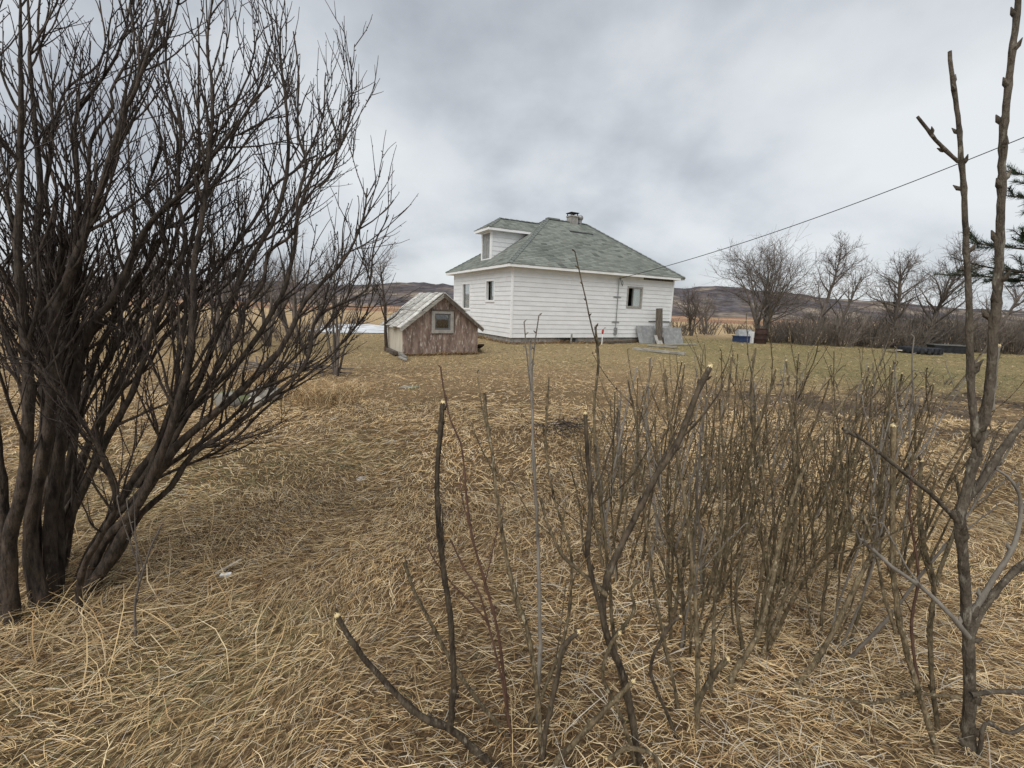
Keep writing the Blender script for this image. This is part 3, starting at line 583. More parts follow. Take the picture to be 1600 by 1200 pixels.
# ------------------------------------------------------------------ shed
SY = R(32); so_ = G(629.4, 556.4); SW, SD, SH, SA = 2.42, 1.55, 0.84, 1.77
shed = empty('shed', so_, SY, label='low weathered brown shed with square window and pale board roof', cat='shed')
for k, (a, b) in enumerate(((0, 0.60), (0.606, 1.21), (1.216, 1.92), (1.926, SW))):   # upright sheets of the gable
    zt = lambda u_: SH+(SA-SH)*(1-abs(u_-SW/2)/(SW/2))
    q = MB()
    def col_(a_, b_, z0):
        us = [a_]+([SW/2] if a_ < SW/2 < b_ else [])+[b_]
        for c, d in zip(us[:-1], us[1:]): q.hexa([(c, 0, z0(c)), (d, 0, z0(d)), (d, 0.03, z0(d)), (c, 0.03, z0(c)), (c, 0, zt(c)), (d, 0, zt(d)), (d, 0.03, zt(d)), (c, 0.03, zt(c))])
    lo = lambda u_: 0.05-0.02*(u_/SW)
    if a < 0.97 < b or a < 1.47 < b or (a >= 0.97 and b <= 1.47):
        A_, B_ = max(a, 0.97), min(b, 1.47)
        if a < A_: col_(a, A_, lo)
        if B_ < b: col_(B_, b, lo)
        q.hexa([(A_, 0, lo(A_)), (B_, 0, lo(B_)), (B_, 0.03, lo(B_)), (A_, 0.03, lo(A_)), (A_, 0, 0.76), (B_, 0, 0.76), (B_, 0.03, 0.76), (A_, 0.03, 0.76)])
        col_(A_, B_, lambda u_: 1.24)
    else: col_(a, b, lo)
    q.build('wall_panel', M['plywood'], shed)
for k in range(5): MB().box((0, 0.032+k*0.304, 0.06), (0.03, 0.032+k*0.304+0.300, SH-0.01)).build('side_board', M['cream_board'], shed)
MB().box((SW-0.03, 0.032, 0.03), (SW, SD, SH-0.01)).build('side_wall', M['plywood'], shed)
MB().box((0.032, SD-0.03, 0.03), (SW-0.032, SD, SH)).build('back_wall', M['plywood'], shed)
MB().box((0.04, 0.04, -0.05), (SW-0.04, SD-0.04, 0.045)).build('floor', M['old_timber'], shed)
MB().add([(0.04, SD-0.032, SH), (SW-0.04, SD-0.032, SH), (SW/2, SD-0.032, SA-0.02)], [(0, 2, 1)]).build('back_gable', M['plywood'], shed)
wf = MB()
for a in ((0.87, -0.05, 0.66, 0.97, 0.0, 1.32), (1.47, -0.05, 0.66, 1.57, 0.0, 1.32), (0.97, -0.05, 0.66, 1.47, 0.0, 0.76), (0.97, -0.05, 1.24, 1.47, 0.0, 1.32)): wf.box(a[:3], a[3:])
wf = wf.build('window', M['frame_grey'], shed)
q = MB()
for a in ((0.972, -0.02, 0.762, 1.02, 0.028, 1.238), (1.42, -0.02, 0.762, 1.468, 0.028, 1.238), (1.02, -0.02, 0.762, 1.42, 0.028, 0.81), (1.02, -0.02, 1.20, 1.42, 0.028, 1.238)): q.box(a[:3], a[3:])
q.build('sash', M['frame_dark'], wf); MB().box((1.02, 0.005, 0.81), (1.42, 0.01, 1.20)).build('pane', M['glass'], wf)
MB().box((0.86, -0.07, 1.325), (1.58, 0.0, 1.36)).build('drip_board', M['old_timber'], wf); MB().box((1.575, -0.03, 0.70), (1.61, 0.0, 1.28)).build('side_trim', M['old_timber'], wf)
rl = math.hypot(SW/2, SA-SH); ang = math.atan2(SA-SH, SW/2); dx, dz = math.cos(ang), math.sin(ang)
def roof_pt(side, s, y, h):            # s metres down the slope from the ridge
    x = SW/2+side*s*dx; return (x-side*0+side*h*dz*1.0, y, SA+0.02-s*dz+h*dx)
for side in (-1, 1):
    ovh = rl+0.16; nb = 6 if side < 0 else 5; wd = (SD+0.42)/nb
    for k in range(nb):
        y0 = -0.16+k*wd; y1 = y0+wd-0.014; s0 = -0.01; s1 = ovh+rng.uniform(-0.05, 0.06); h0 = 0.03+0.016*(k % 2)+rng.uniform(0, 0.006); th_ = 0.022
        for (sa, sb, hh) in ((s0, ovh*0.52, h0+0.02), (ovh*0.50, s1, h0)):
            MB().hexa([roof_pt(side, sa, y0, hh), roof_pt(side, sb, y0, hh), roof_pt(side, sb, y1, hh), roof_pt(side, sa, y1, hh), roof_pt(side, sa, y0, hh+th_), roof_pt(side, sb, y0, hh+th_), roof_pt(side, sb, y1, hh+th_), roof_pt(side, sa, y1, hh+th_)]).build('roof_board', M['roof_board'], shed)
    MB().hexa([roof_pt(side, 0, -0.17, -0.06), roof_pt(side, ovh, -0.17, -0.06), roof_pt(side, ovh, -0.145, -0.06), roof_pt(side, 0, -0.145, -0.06), roof_pt(side, 0, -0.17, 0.028), roof_pt(side, ovh, -0.17, 0.028), roof_pt(side, ovh, -0.145, 0.028), roof_pt(side, 0, -0.145, 0.028)]).build('rafter', M['grey_wood'] if side < 0 else M['old_timber'], shed)
# broken boards along the foot of the shed
for a, b, wd, th_, m_, lb in (((608, 543), (634, 563), 0.10, 0.07, M['grey_wood'], 'grey broken board slanting along the cream side of the shed'), ((603, 548), (618, 556), 0.12, 0.10, M['old_timber'], 'dark short board piled by the sapling beside the shed'), ((624, 560), (634, 565), 0.07, 0.04, M['frame_grey'], 'short pale board at the front left corner of the shed')):
    plank(g(*a, 0.02), g(*b, 0.03), wd, th_, m_, lb)
plank(g(746, 545, 0.0), g(752, 552, 0.25), 0.18, 0.05, M['rust'], 'rusty brown scrap leaning on the right wall of the shed', 'scrap_panel')

# ------------------------------------------------------------------ far corner of the lawn
def ring(name, c, ro, hgt_, label):
    tb = Tubes(); a = np.linspace(0, 2*math.pi, 41)
    root = empty(name, c, 0, label=label, cat='tyre'); pr = [(ro, 0.02), (ro+0.05, hgt_*0.3), (ro+0.05, hgt_*0.7), (ro, hgt_-0.02), (ro-0.22, hgt_), (ro-0.32, hgt_*0.8), (ro-0.32, hgt_*0.2), (ro-0.2, 0.0)]
    V = np.array([(r_*math.cos(t), r_*math.sin(t), z_) for t in a[:-1] for r_, z_ in pr]); n = len(pr); Q = [(i*n+j, ((i+1) % 40)*n+j, ((i+1) % 40)*n+(j+1) % n, i*n+(j+1) % n) for i in range(40) for j in range(n)]
    link('carcass', np_mesh('carcass', V, np.array(Q), smooth=True), M['black_rubber'], root); lug = MB().box((ro+0.02, -0.06, 0.03), (ro+0.10, 0.06, hgt_-0.03)).mesh('lug')
    for k in range(20):
        o = link('lug', lug, M['black_rubber'], root); o.rotation_euler = (0, 0, k*2*math.pi/20)
ring('tractor_tyre', G(1436, 552), 0.72, 0.30, 'large black tractor tyre lying flat at the edge of lawn')
tr_ = empty('feed_trough', G(1480, 551), R(-15), label='long black trough standing beside the flat tractor tyre', cat='trough')
MB().hexa([(-0.65, -0.25, 0), (0.65, -0.25, 0), (0.65, 0.25, 0), (-0.65, 0.25, 0), (-0.75, -0.32, 0.36), (0.75, -0.32, 0.36), (0.75, 0.32, 0.36), (-0.75, 0.32, 0.36)]).build('tub', M['black_rubber'], tr_)
q = MB()
for a in ((-0.78, -0.35, 0.36, 0.78, -0.30, 0.40), (-0.78, 0.30, 0.36, 0.78, 0.35, 0.40), (-0.78, -0.30, 0.36, -0.72, 0.30, 0.40), (0.72, -0.30, 0.36, 0.78, 0.30, 0.40)): q.box(a[:3], a[3:])
q.build('rim', M['frame_dark'], tr_)
plank(g(1385, 549, 0.05), g(1404, 552, 0.12), 0.25, 0.05, M['pale_stone'], 'pale plank lying beside the flat tractor tyre')
bx = empty('blue_crate', G(1162, 535), R(10), label='blue crate at the lawn edge below bare tree', cat='crate')
MB().box((-0.5, -0.3, 0), (0.5, 0.3, 0.30)).build('body', M['blue_paint'], bx); MB().box((-0.53, -0.33, 0.30), (0.53, 0.33, 0.36)).build('rim', M['blue_paint'], bx)
o = MB().hexa([(-0.42, -0.25, 0.37), (0.45, -0.25, 0.37), (0.45, 0.25, 0.40), (-0.42, 0.25, 0.40), (-0.30, 0.15, 0.72), (0.45, 0.15, 0.70), (0.45, 0.3, 0.70), (-0.30, 0.3, 0.72)]).build('foam_block', M['grey_sheet'], loc=G(1162, 535)); tag(o, 'pale grey wedge shaped block lying on the blue crate', 'block')
o = MB().box((-0.2, -0.2, 0), (0.2, 0.2, 0.62)).build('pail', M['trim_white'], loc=G(1177, 536)); tag(o, 'white upright panel box between blue crate and rusty barrel', 'box')
br = empty('barrel', G(1187, 537), 0, label='rusty dark barrel standing below the forked bare tree', cat='barrel')
tb = Tubes(); tb.add([(0, 0, 0), (0, 0, 0.25), (0, 0, 0.27), (0, 0, 0.29), (0, 0, 0.52), (0, 0, 0.54), (0, 0, 0.56), (0, 0, 0.80), (0, 0, 0.81)], [0.30, 0.30, 0.315, 0.30, 0.30, 0.315, 0.30, 0.30, 0.02], 18); link('drum', np_mesh('drum', np.vstack(tb.V), np.vstack(tb.Q)), M['rust'], br)
tb = Tubes(); a = np.linspace(0, 2*math.pi, 25); tb.add([(0.3*math.cos(t), 0.3*math.sin(t), 0.80) for t in a], [0.016]*25, 5); link('rim', np_mesh('rim', np.vstack(tb.V), np.vstack(tb.Q)), M['rust'], br)
def rock(px_, py_, s, m, label, flat=0.6, name='boulder', seed=1, sink=0.15):
    g = np.random.default_rng(seed); c = G(px_, py_); import bmesh
    bm = bmesh.new(); bmesh.ops.create_icosphere(bm, subdivisions=3, radius=1.0)
    k = g.normal(0, 1, (7, 3)); ph = g.uniform(0, 6, 7); cut = g.normal(0, 1, (6, 3)); cut /= np.linalg.norm(cut, axis=1)[:, None]
    for v in bm.verts:
        p = np.array(v.co); d = p.copy()
        for n_ in cut:
            e_ = d@n_-0.72
            if e_ > 0: d -= n_*e_*0.85
        d *= 1+0.05*sum(math.sin(2.2*(k[i]@p)+ph[i]) for i in range(7))/2
        v.co = d*np.array([s, s*0.8, s*flat])
    me = bpy.data.meshes.new(name); bm.to_mesh(me); bm.free(); me.polygons.foreach_set('use_smooth', [True]*len(me.polygons))
    o = link(name, me, m, loc=(c[0], c[1], c[2]+s*flat*(1-sink*3)-0.01)); o.rotation_euler = (0, 0, g.uniform(0, 6)); tag(o, label, 'stone')
rock(362, 634, 0.26, M['stone'], 'mossy boulder partly behind the big bare shrub', 0.55, seed=3)
rock(398, 634, 0.17, M['pale_stone'], 'pale angular boulder in front of the tall dry grass', 0.6, seed=4)
rock(418, 626, 0.26, M['stone'], 'dark rounded boulder in front of the tall dry grass', 0.6, seed=5)
rock(403, 772, 0.055, M['pale_stone'], 'flat pinkish pale stone on the open dry lawn', 0.35, 'stone', 6)
rock(613, 692, 0.07, M['stone'], 'small dark grey stone in the middle of the lawn', 0.4, 'stone', 7)
rock(566, 748, 0.06, M['pale_stone'], 'flat cream stone sunk in the dry lawn', 0.3, 'stone', 8)
rock(432, 797, 0.045, M['pale_stone'], 'small flat cream stone below the pinkish stone', 0.3, 'stone', 9)
rock(640, 606, 0.20, M['stone'], 'low grey stone lying flat in front of the shed', 0.15, 'stone', 10)
plank(g(338, 905, 0.03), g(378, 884, 0.035), 0.014, 0.008, M['pale_stone'], 'thin white splinter of wood lying on the dry grass', 'wood_splinter')
plank(g(345, 908, 0.03), g(362, 906, 0.03), 0.022, 0.010, M['trim_white'], 'short white wood chip beside the thin splinter', 'wood_chip')
# dark clods in the bare patch
mb = MB()
for _ in range(1500):
    x = rng.uniform(2.6, 12); y = rng.uniform(4.8, 10.3)
    if rng.random() > soil_m(np.array([x]), np.array([y]))[0]*0.9+0.02: continue
    s = rng.uniform(0.015, 0.05); z = float(hgt(np.array(x), np.array(y))); q = rng.uniform(0.6, 1.4, 8)
    mb.hexa([(x+s*a*q[i], y+s*b*q[i], z+s*c) for i, (a, b, c) in enumerate(((-1, -1, -.3), (1, -1, -.3), (1, 1, -.3), (-1, 1, -.3), (-.6, -.5, .6*q[4]), (.6, -.5, .6*q[5]), (.5, .6, .6*q[6]), (-.6, .5, .6*q[7])))])
tag(mb.build('soil_clods', M['soil']), 'dark soil clods scattered on the bare patch of ground', 'soil', kind='stuff')

# ------------------------------------------------------------------ bare trees and bushes of the background
def bare_tree(name, base, height, width, label, cat='tree', group=None, stems=1, seed=0, lean=(0, 0), m1='bark_grey', m2='twig_grey', r0_=0.10, dens=1.0, fork=0.25, tw=0.006):
    g = np.random.default_rng(seed); root = empty(name, (base[0], base[1], 0), label=label, cat=cat, group=group); T = Tubes(); K = Tubes()
    for s in range(stems):
        a = g.uniform(0, 6.28); sp_ = (0.12+0.32*g.random())*(width/height) if stems > 1 else 0.04
        d = np.array([math.cos(a)*sp_+lean[0], math.sin(a)*sp_+lean[1], 1.0]); off_ = np.array([math.cos(a), math.sin(a), 0])*(0.10 if stems > 1 else 0)*r0_*6
        L = height*(1 if stems == 1 else g.uniform(0.7, 1.0)); rb = r0_*(1 if stems == 1 else g.uniform(0.5, 1))
        p = grow(np.array([base[0], base[1], -0.05])+off_, d, L, 9, 0.07, 0.02, g); rad = rb*(1-np.linspace(0, 1, 10))**0.8+tw*0.7; T.add(p, rad, 6)
        for q in range(int((11 if stems == 1 else 7)*dens)):
            f = g.uniform(fork, 0.95); i = f*9; k = int(i); c = p[k]+(p[min(k+1, 9)]-p[k])*(i-k); t_ = p[min(k+1, 9)]-p[k]; t_ /= np.linalg.norm(t_)
            l2 = height*g.uniform(0.32, 0.62)*(1.12-f*0.75)*min(1.5, 0.55+width/height*0.6); sd_ = side_dir(t_, g.uniform(0.5, 1.05), g)
            p2 = grow(c, sd_, l2, 7, 0.12, 0.07, g); T.add(p2, np.linspace(max(rad[k]*0.6, tw*1.2), tw*0.6, 8), 5)
            for q2 in range(int(8*dens)):
                f2 = g.uniform(0.2, 1); k2 = min(int(f2*7), 6); t2 = p2[k2+1]-p2[k2]; t2 /= np.linalg.norm(t2)
                p3 = grow(p2[k2], side_dir(t2, g.uniform(0.45, 1.1), g), l2*g.uniform(0.30, 0.70), 5, 0.16, 0.045, g); K.add(p3, np.linspace(tw, tw*0.45, 6), 3)
                for q3 in range(int(2.2*dens)):
                    k3 = g.integers(1, 5); t3 = p3[k3+1]-p3[k3]; t3 /= np.linalg.norm(t3)
                    K.add(grow(p3[k3], side_dir(t3, g.uniform(0.4, 1.0), g), l2*g.uniform(0.12, 0.30), 3, 0.18, 0.04, g), np.linspace(tw*0.7, tw*0.35, 4), 3)
    T.build('trunk', M[m1], root); K.build('crown', M[m2], root)['kind'] = 'stuff'; return root
def at(px_, Y): q = P(px_, 540, Y); return (q[0], q[1])
RG = 'bare trees at the edge of the lawn'
bare_tree('bare_tree', at(1193, 25.5), 5.7, 7.4, 'broad forked bare tree behind the rusty barrel', group=RG, stems=6, seed=1, r0_=0.12, dens=1.7, tw=0.008)
bare_tree('bare_tree', at(1272, 25), 5.6, 3.0, 'slender upright bare tree next to the broad forked one', group=RG, seed=2, r0_=0.12, dens=1.6+0.3, tw=0.008, lean=(0.08, 0))
bare_tree('bare_tree', at(1300, 27), 4.4, 3.0, 'low leaning bare tree behind the willow brush', group=RG, seed=3, r0_=0.11, dens=1.2, tw=0.010, lean=(0.45, 0))
bare_tree('bare_tree', at(1408, 24), 4.8, 4.2, 'bare tree with trunk leaning towards the house behind the tyre', group=RG, seed=14, r0_=0.14, dens=1.6+0.4, tw=0.008, lean=(-0.30, 0))
bare_tree('bare_tree', at(1446, 23.5), 4.9, 4.4, 'bare tree with spreading limbs behind the black trough', group=RG, seed=5, r0_=0.13, dens=1.6+0.4, tw=0.008, lean=(0.12, 0))
bare_tree('bare_tree', at(1545, 25), 4.4, 4.0, 'bare tree half hidden behind the pine boughs', group=RG, seed=6, r0_=0.12, dens=1.3, tw=0.010)
bare_tree('bare_tree', at(1078, 31), 3.4, 3.2, 'small twisted bare tree just past the house corner', seed=7, stems=3, r0_=0.09, tw=0.011, dens=1.2)
bare_tree('bare_tree', at(1102, 36), 3.2, 3.0, 'small grey bare tree beyond the planks in the field', seed=8, stems=3, r0_=0.08, tw=0.012)
bare_tree('sapling', tuple(G(525, 588)[:2]), 2.9, 1.7, 'slim grey many stemmed sapling behind the tall dry grass', seed=9, stems=8, r0_=0.030, tw=0.0035, dens=0.8, fork=0.35)
bare_tree('sapling', tuple(G(604, 549)[:2]), 3.0, 2.0, 'thin dark bare sapling beside the cream side of the shed', seed=10, r0_=0.06, tw=0.005, dens=1.2, fork=0.3, m1='bark_dark')
LG = 'grey trees behind the big bare shrub'
for k, (px_, Y, h, st) in enumerate(((478, 12.5, 2.9, 3), (420, 14, 3.2, 4), (350, 12, 3.2, 4), (285, 14.5, 3.4, 4), (215, 12.5, 3.2, 4), (130, 14, 3.6, 4), (50, 13, 3.4, 4), (455, 17, 3.0, 4))):
    bare_tree('grey_tree', at(px_, Y), h, h*0.9, 'grey bare tree in the row behind the big dark shrub', group=LG, stems=st, seed=30+k, r0_=0.07, tw=0.006, dens=1.1, fork=0.3)
def bush(name, base, h, wdt, n, label, group, seed, m='brush', tw=0.010):
    g = np.random.default_rng(seed); root = empty(name, (base[0], base[1], float(hgt(np.array(base[0]), np.array(base[1])))), label=label, cat='bush', group=group); T = Tubes(); K = Tubes()
    for s in range(n):
        a = g.uniform(0, 6.28); rr_ = g.uniform(0, 0.35)*wdt; d = (math.cos(a)*g.uniform(0.1, 0.7), math.sin(a)*g.uniform(0.1, 0.7), 1.0)
        p = grow((base[0]+rr_*math.cos(a), base[1]+rr_*math.sin(a), -0.05), d, h*g.uniform(0.55, 1.05), 6, 0.10, -0.02, g); T.add(p, np.linspace(tw*1.5, tw*0.5, 7), 3)
        for q in range(5):
            k2 = g.integers(1, 6); t2 = p[k2+1]-p[k2] if k2 < 6 else p[6]-p[5]; t2 /= np.linalg.norm(t2)
            K.add(grow(p[k2], side_dir(t2, g.uniform(0.3, 0.8), g), h*g.uniform(0.15, 0.38), 2, 0.15, 0.03, g), np.linspace(tw*0.8, tw*0.4, 3), 3)
    T.build('stems', M[m], root); K.build('twigs', M[m], root)['kind'] = 'stuff'
BG = 'willow bushes along the lawn edge'
rng = np.random.default_rng(99)
for k, px_ in enumerate(np.linspace(1205, 1640, 17)):
    e_ = np.interp(px_, [1060, 1240, 1560, 1700], [28, 22.8, 22.0, 21.5]); Y = e_+1.2+1.6*(k % 2)
    bush('willow_bush', at(px_, Y), np.interp(px_, [1200, 1300, 1500], [1.5, 2.1, 2.5])*rng.uniform(0.65, 1.2), 1.6, 75, 'dense brown leafless willow bush in the thicket edging the lawn', BG, 60+k, tw=0.012)
for k, px_ in enumerate(np.linspace(1060, 1660, 15)):
    bush('willow_bush', at(px_, 31+2.5*(k % 3)), rng.uniform(1.0, 1.5)*(1 if px_ < 1200 else 1.45), 2.4, 50, 'leafless willow bush in the field behind the thicket', 'willow bushes in the field', 90+k, tw=0.016)
for k, (px_, Y, h) in enumerate(((460, 16, 0.9), (380, 15, 1.2), (300, 16, 1.3), (200, 15, 1.3), (90, 15.5, 1.4), (10, 15, 1.4), (510, 24, 0.7), (560, 30, 0.6))):
    bush('grey_bush', at(px_, Y), h, 1.8, 50, 'low grey leafless bush behind the big dark shrub', 'low grey bushes behind the shrub', 120+k, m='twig_grey', tw=0.008)
for k, (px_, py_, h) in enumerate(((1412, 640, 0.75), (1430, 655, 0.6), (1385, 620, 0.5), (1450, 590, 0.45), (1475, 600, 0.35), (1250, 600, 0.4))):
    q = G(px_, py_); bush('twiggy_shoot', q[:2], h, 0.25, 6, 'small twiggy brown shoot growing out of the bare patch', 'twiggy shoots on the bare patch', 140+k, m='bark_grey', tw=0.005)
# heap of prunings on the lawn
root = empty('twig_heap', G(878, 672), 0, label='low heap of dark prunings on the lawn behind the cut shrubs', cat='twigs'); T = Tubes(); c = G(878, 672)
for _ in range(90):
    a = rng.uniform(0, 6.28); p0 = c+np.array([rng.normal(0, 0.18), rng.normal(0, 0.16), rng.uniform(0.01, 0.10)]); T.add(grow(p0, (math.cos(a), math.sin(a), rng.normal(0, 0.12)), rng.uniform(0.15, 0.45), 4, 0.15, -0.05), np.linspace(0.006, 0.003, 5), 4)
T.build('twigs', M['twig_dark'], root)
root = empty('wood_pile', G(447, 584), 0, label='low heap of dead sticks under the grey trees', cat='sticks'); T = Tubes(); c = G(447, 584)
for _ in range(46):
    a = rng.uniform(0, 6.28); p0 = c+np.array([rng.normal(0, 0.35), rng.normal(0, 0.25), rng.uniform(0.02, 0.25)]); T.add(grow(p0, (math.cos(a), math.sin(a)*0.5, rng.normal(0, 0.15)), rng.uniform(0.3, 0.9), 4, 0.1, -0.04), np.linspace(0.022, 0.010, 5), 5)
T.build('sticks', M['bark_grey'], root)
# pine whose boughs reach in from the right
pc = P(1668, 540, 7.5); pine = empty('pine_tree', (pc[0], pc[1], 0), 0, label='dark green pine tree with long needles reaching in beside the tall sapling', cat='tree')
T = Tubes(); tp = grow((pc[0], pc[1], -0.1), (0, 0, 1), 6.2, 12, 0.02, 0.1); T.add(tp, np.linspace(0.15, 0.03, 13), 9); T.build('trunk', M['bark_dark'], pine)
T = Tubes(); NV = []; pg = np.random.default_rng(5)
for k in range(46):
    z = pg.uniform(1.6, 6.0); a = pg.uniform(0, 6.28) if k > 11 else math.pi+pg.normal(-0.1, 0.45)
    if k <= 11: z = np.linspace(2.15, 3.6, 12)[k]
    L = np.interp(z, [1.6, 6.1], [1.9, 0.5])*pg.uniform(0.8, 1.1); c = np.array([pc[0], pc[1], z])
    p = grow(c, (math.cos(a), math.sin(a), 0.10), L, 7, 0.06, 0.03, pg); T.add(p, np.linspace(0.028, 0.008, 8), 5)
    tips = []
    for q in range(9):
        k2 = pg.integers(2, 7); t2 = p[k2+1]-p[k2]; t2 /= np.linalg.norm(t2); p3 = grow(p[k2], side_dir(t2, pg.uniform(0.4, 0.9), pg), L*pg.uniform(0.12, 0.30), 4, 0.1, 0.08, pg); T.add(p3, np.linspace(0.009, 0.005, 5), 4); tips.append(p3)
    tips.append(p[4:])
    for q in tips:
        for _ in range(120):
            i_ = pg.integers(0, len(q)-1); c0 = q[i_]+(q[i_+1]-q[i_])*pg.random(); t2 = q[i_+1]-q[i_]; t2 /= np.linalg.norm(t2); d = side_dir(t2, pg.uniform(0.35, 1.1), pg); l_ = pg.uniform(0.06, 0.11); s_ = np.cross(d, pg.normal(0, 1, 3)); s_ = s_/np.linalg.norm(s_)*0.0036
            NV += [c0-s_, c0+s_, c0+d*l_+s_*0.4, c0+d*l_-s_*0.4]
inv = Matrix.Translation(-Vector((pc[0], pc[1], 0)))
T.build('branches', M['bark_dark'], pine)
no = link('needles', np_mesh('needles', np.array(NV), np.arange(len(NV)).reshape(-1, 4)), M['needle']); no.parent = pine; no.matrix_parent_inverse = inv

# ------------------------------------------------------------------ big bare shrub on the left
big = empty('big_shrub', (G(75, 950)[0], G(75, 950)[1], 0), label='big dark many stemmed leafless shrub with spreading budded branches', cat='shrub')
def px_line(pts, y0, y1):
    n = len(pts); L = np.concatenate([[0], np.cumsum([math.hypot(pts[i+1][0]-pts[i][0], pts[i+1][1]-pts[i][1]) for i in range(n-1)])]); L /= L[-1]
    return np.array([P(x, y, y0+(y1-y0)*f) for (x, y), f in zip(pts, L)])
LIMBS = [
 ([(117, 945), (173, 870), (208, 800), (243, 744), (277, 697), (312, 666), (368, 618), (437, 548), (477, 471), (533, 415), (565, 348), (571, 300)], 1.90, 2.35, 0.050),
 ([(125, 935), (160, 850), (215, 790), (262, 690), (290, 601), (300, 553), (305, 487), (307, 428), (317, 353), (321, 300), (330, 200), (322, 90), (330, 5)], 1.95, 2.15, 0.042),
 ([(112, 930), (150, 850), (215, 740), (290, 640), (343, 521), (365, 473), (383, 428), (405, 388), (431, 343), (447, 300), (453, 240), (449, 192), (440, 80), (433, 29)], 2.05, 2.45, 0.043),
 ([(215, 760), (300, 640), (380, 560), (440, 470), (461, 400), (470, 330), (501, 256), (531, 235), (547, 187), (552, 133), (550, 93)], 2.10, 2.55, 0.030),
 ([(20, 985), (15, 850), (30, 780), (40, 700), (45, 600), (30, 480), (22, 380), (25, 300), (20, 150), (15, -20)], 1.72, 1.70, 0.052),
 ([(62, 955), (45, 860), (62, 740), (72, 650), (68, 520), (60, 400), (65, 300), (58, 180), (50, 60), (48, -40)], 1.85, 2.05, 0.048),
 ([(70, 950), (48, 830), (78, 690), (85, 590), (88, 500), (105, 450), (130, 382), (155, 320), (180, 225), (197, 162), (212, 135), (232, 75), (245, 5)], 1.80, 1.85, 0.050),
 ([(90, 940), (92, 800), (98, 650), (105, 517), (125, 430), (150, 330), (185, 240), (215, 130), (265, 60), (290, -10)], 1.95, 2.30, 0.048),
 ([(85, 945), (78, 850), (92, 720), (135, 532), (175, 475), (197, 432), (217, 387), (240, 350), (290, 305), (333, 251), (368, 205), (405, 157), (429, 136)], 1.90, 2.20, 0.052),
 ([(75, 940), (95, 700), (118, 480), (124, 380), (120, 295), (115, 225), (120, 185), (150, 145), (190, 75), (205, 0)], 2.05, 2.20, 0.040),
 ([(120, 935), (133, 883), (160, 833), (182, 787), (167, 723), (147, 677), (123, 643), (103, 613), (60, 570), (20, 560)], 1.80, 1.60, 0.024),
 ([(100, 940), (98, 800), (120, 650), (150, 540), (190, 470), (230, 400), (262, 330), (300, 250), (349, 176), (380, 110), (395, 40)], 2.15, 2.55, 0.034),
 ([(60, 960), (110, 760), (165, 640), (210, 560), (260, 500), (330, 430), (390, 350), (420, 300), (470, 260), (500, 190), (505, 120)], 2.10, 2.75, 0.034),
 ([(10, 960), (5, 800), (-15, 600), (-30, 400), (-40, 200), (-30, 50)], 1.75, 1.85, 0.050),
 ([(150, 900), (230, 760), (330, 680), (420, 600), (480, 540), (520, 500), (560, 430), (580, 380)], 2.05, 2.60, 0.026),
 ([(50, 960), (95, 840), (160, 700), (205, 610), (235, 520), (268, 440), (290, 380), (275, 300), (280, 200), (262, 110), (270, 20)], 2.00, 2.20, 0.036),
 ([(35, 960), (60, 800), (100, 700), (150, 590), (215, 500), (300, 440), (360, 400), (430, 370), (480, 310), (515, 270), (530, 200)], 2.25, 3.00, 0.030),
]
bg_ = np.random.default_rng(11)
for k_, (dx_, dy_, dY) in zip((0, 1, 2, 5, 6, 8, 9, 11, 12, 14, 15), ((34, 46, .12), (-22, 30, .22), (26, 20, -.15), (22, 0, .25), (-20, 10, .3), (18, 40, .3), (-30, 0, .2), (25, 30, -.2), (14, 48, .1), (10, 60, .2), (-26, 24, .3))):
    p_, a_, b_, r_ = LIMBS[k_]; n_ = len(p_); f_ = [i/(n_-1) for i in range(n_)]
    LIMBS.append(([(x+dx_*min(1, 2.5*f)+9*math.sin(3*i+k_), y+dy_*f+6*math.cos(2*i+k_) if i else y) for i, ((x, y), f) in enumerate(zip(p_, f_))], a_+dY*0.25, b_+dY, r_*0.6))
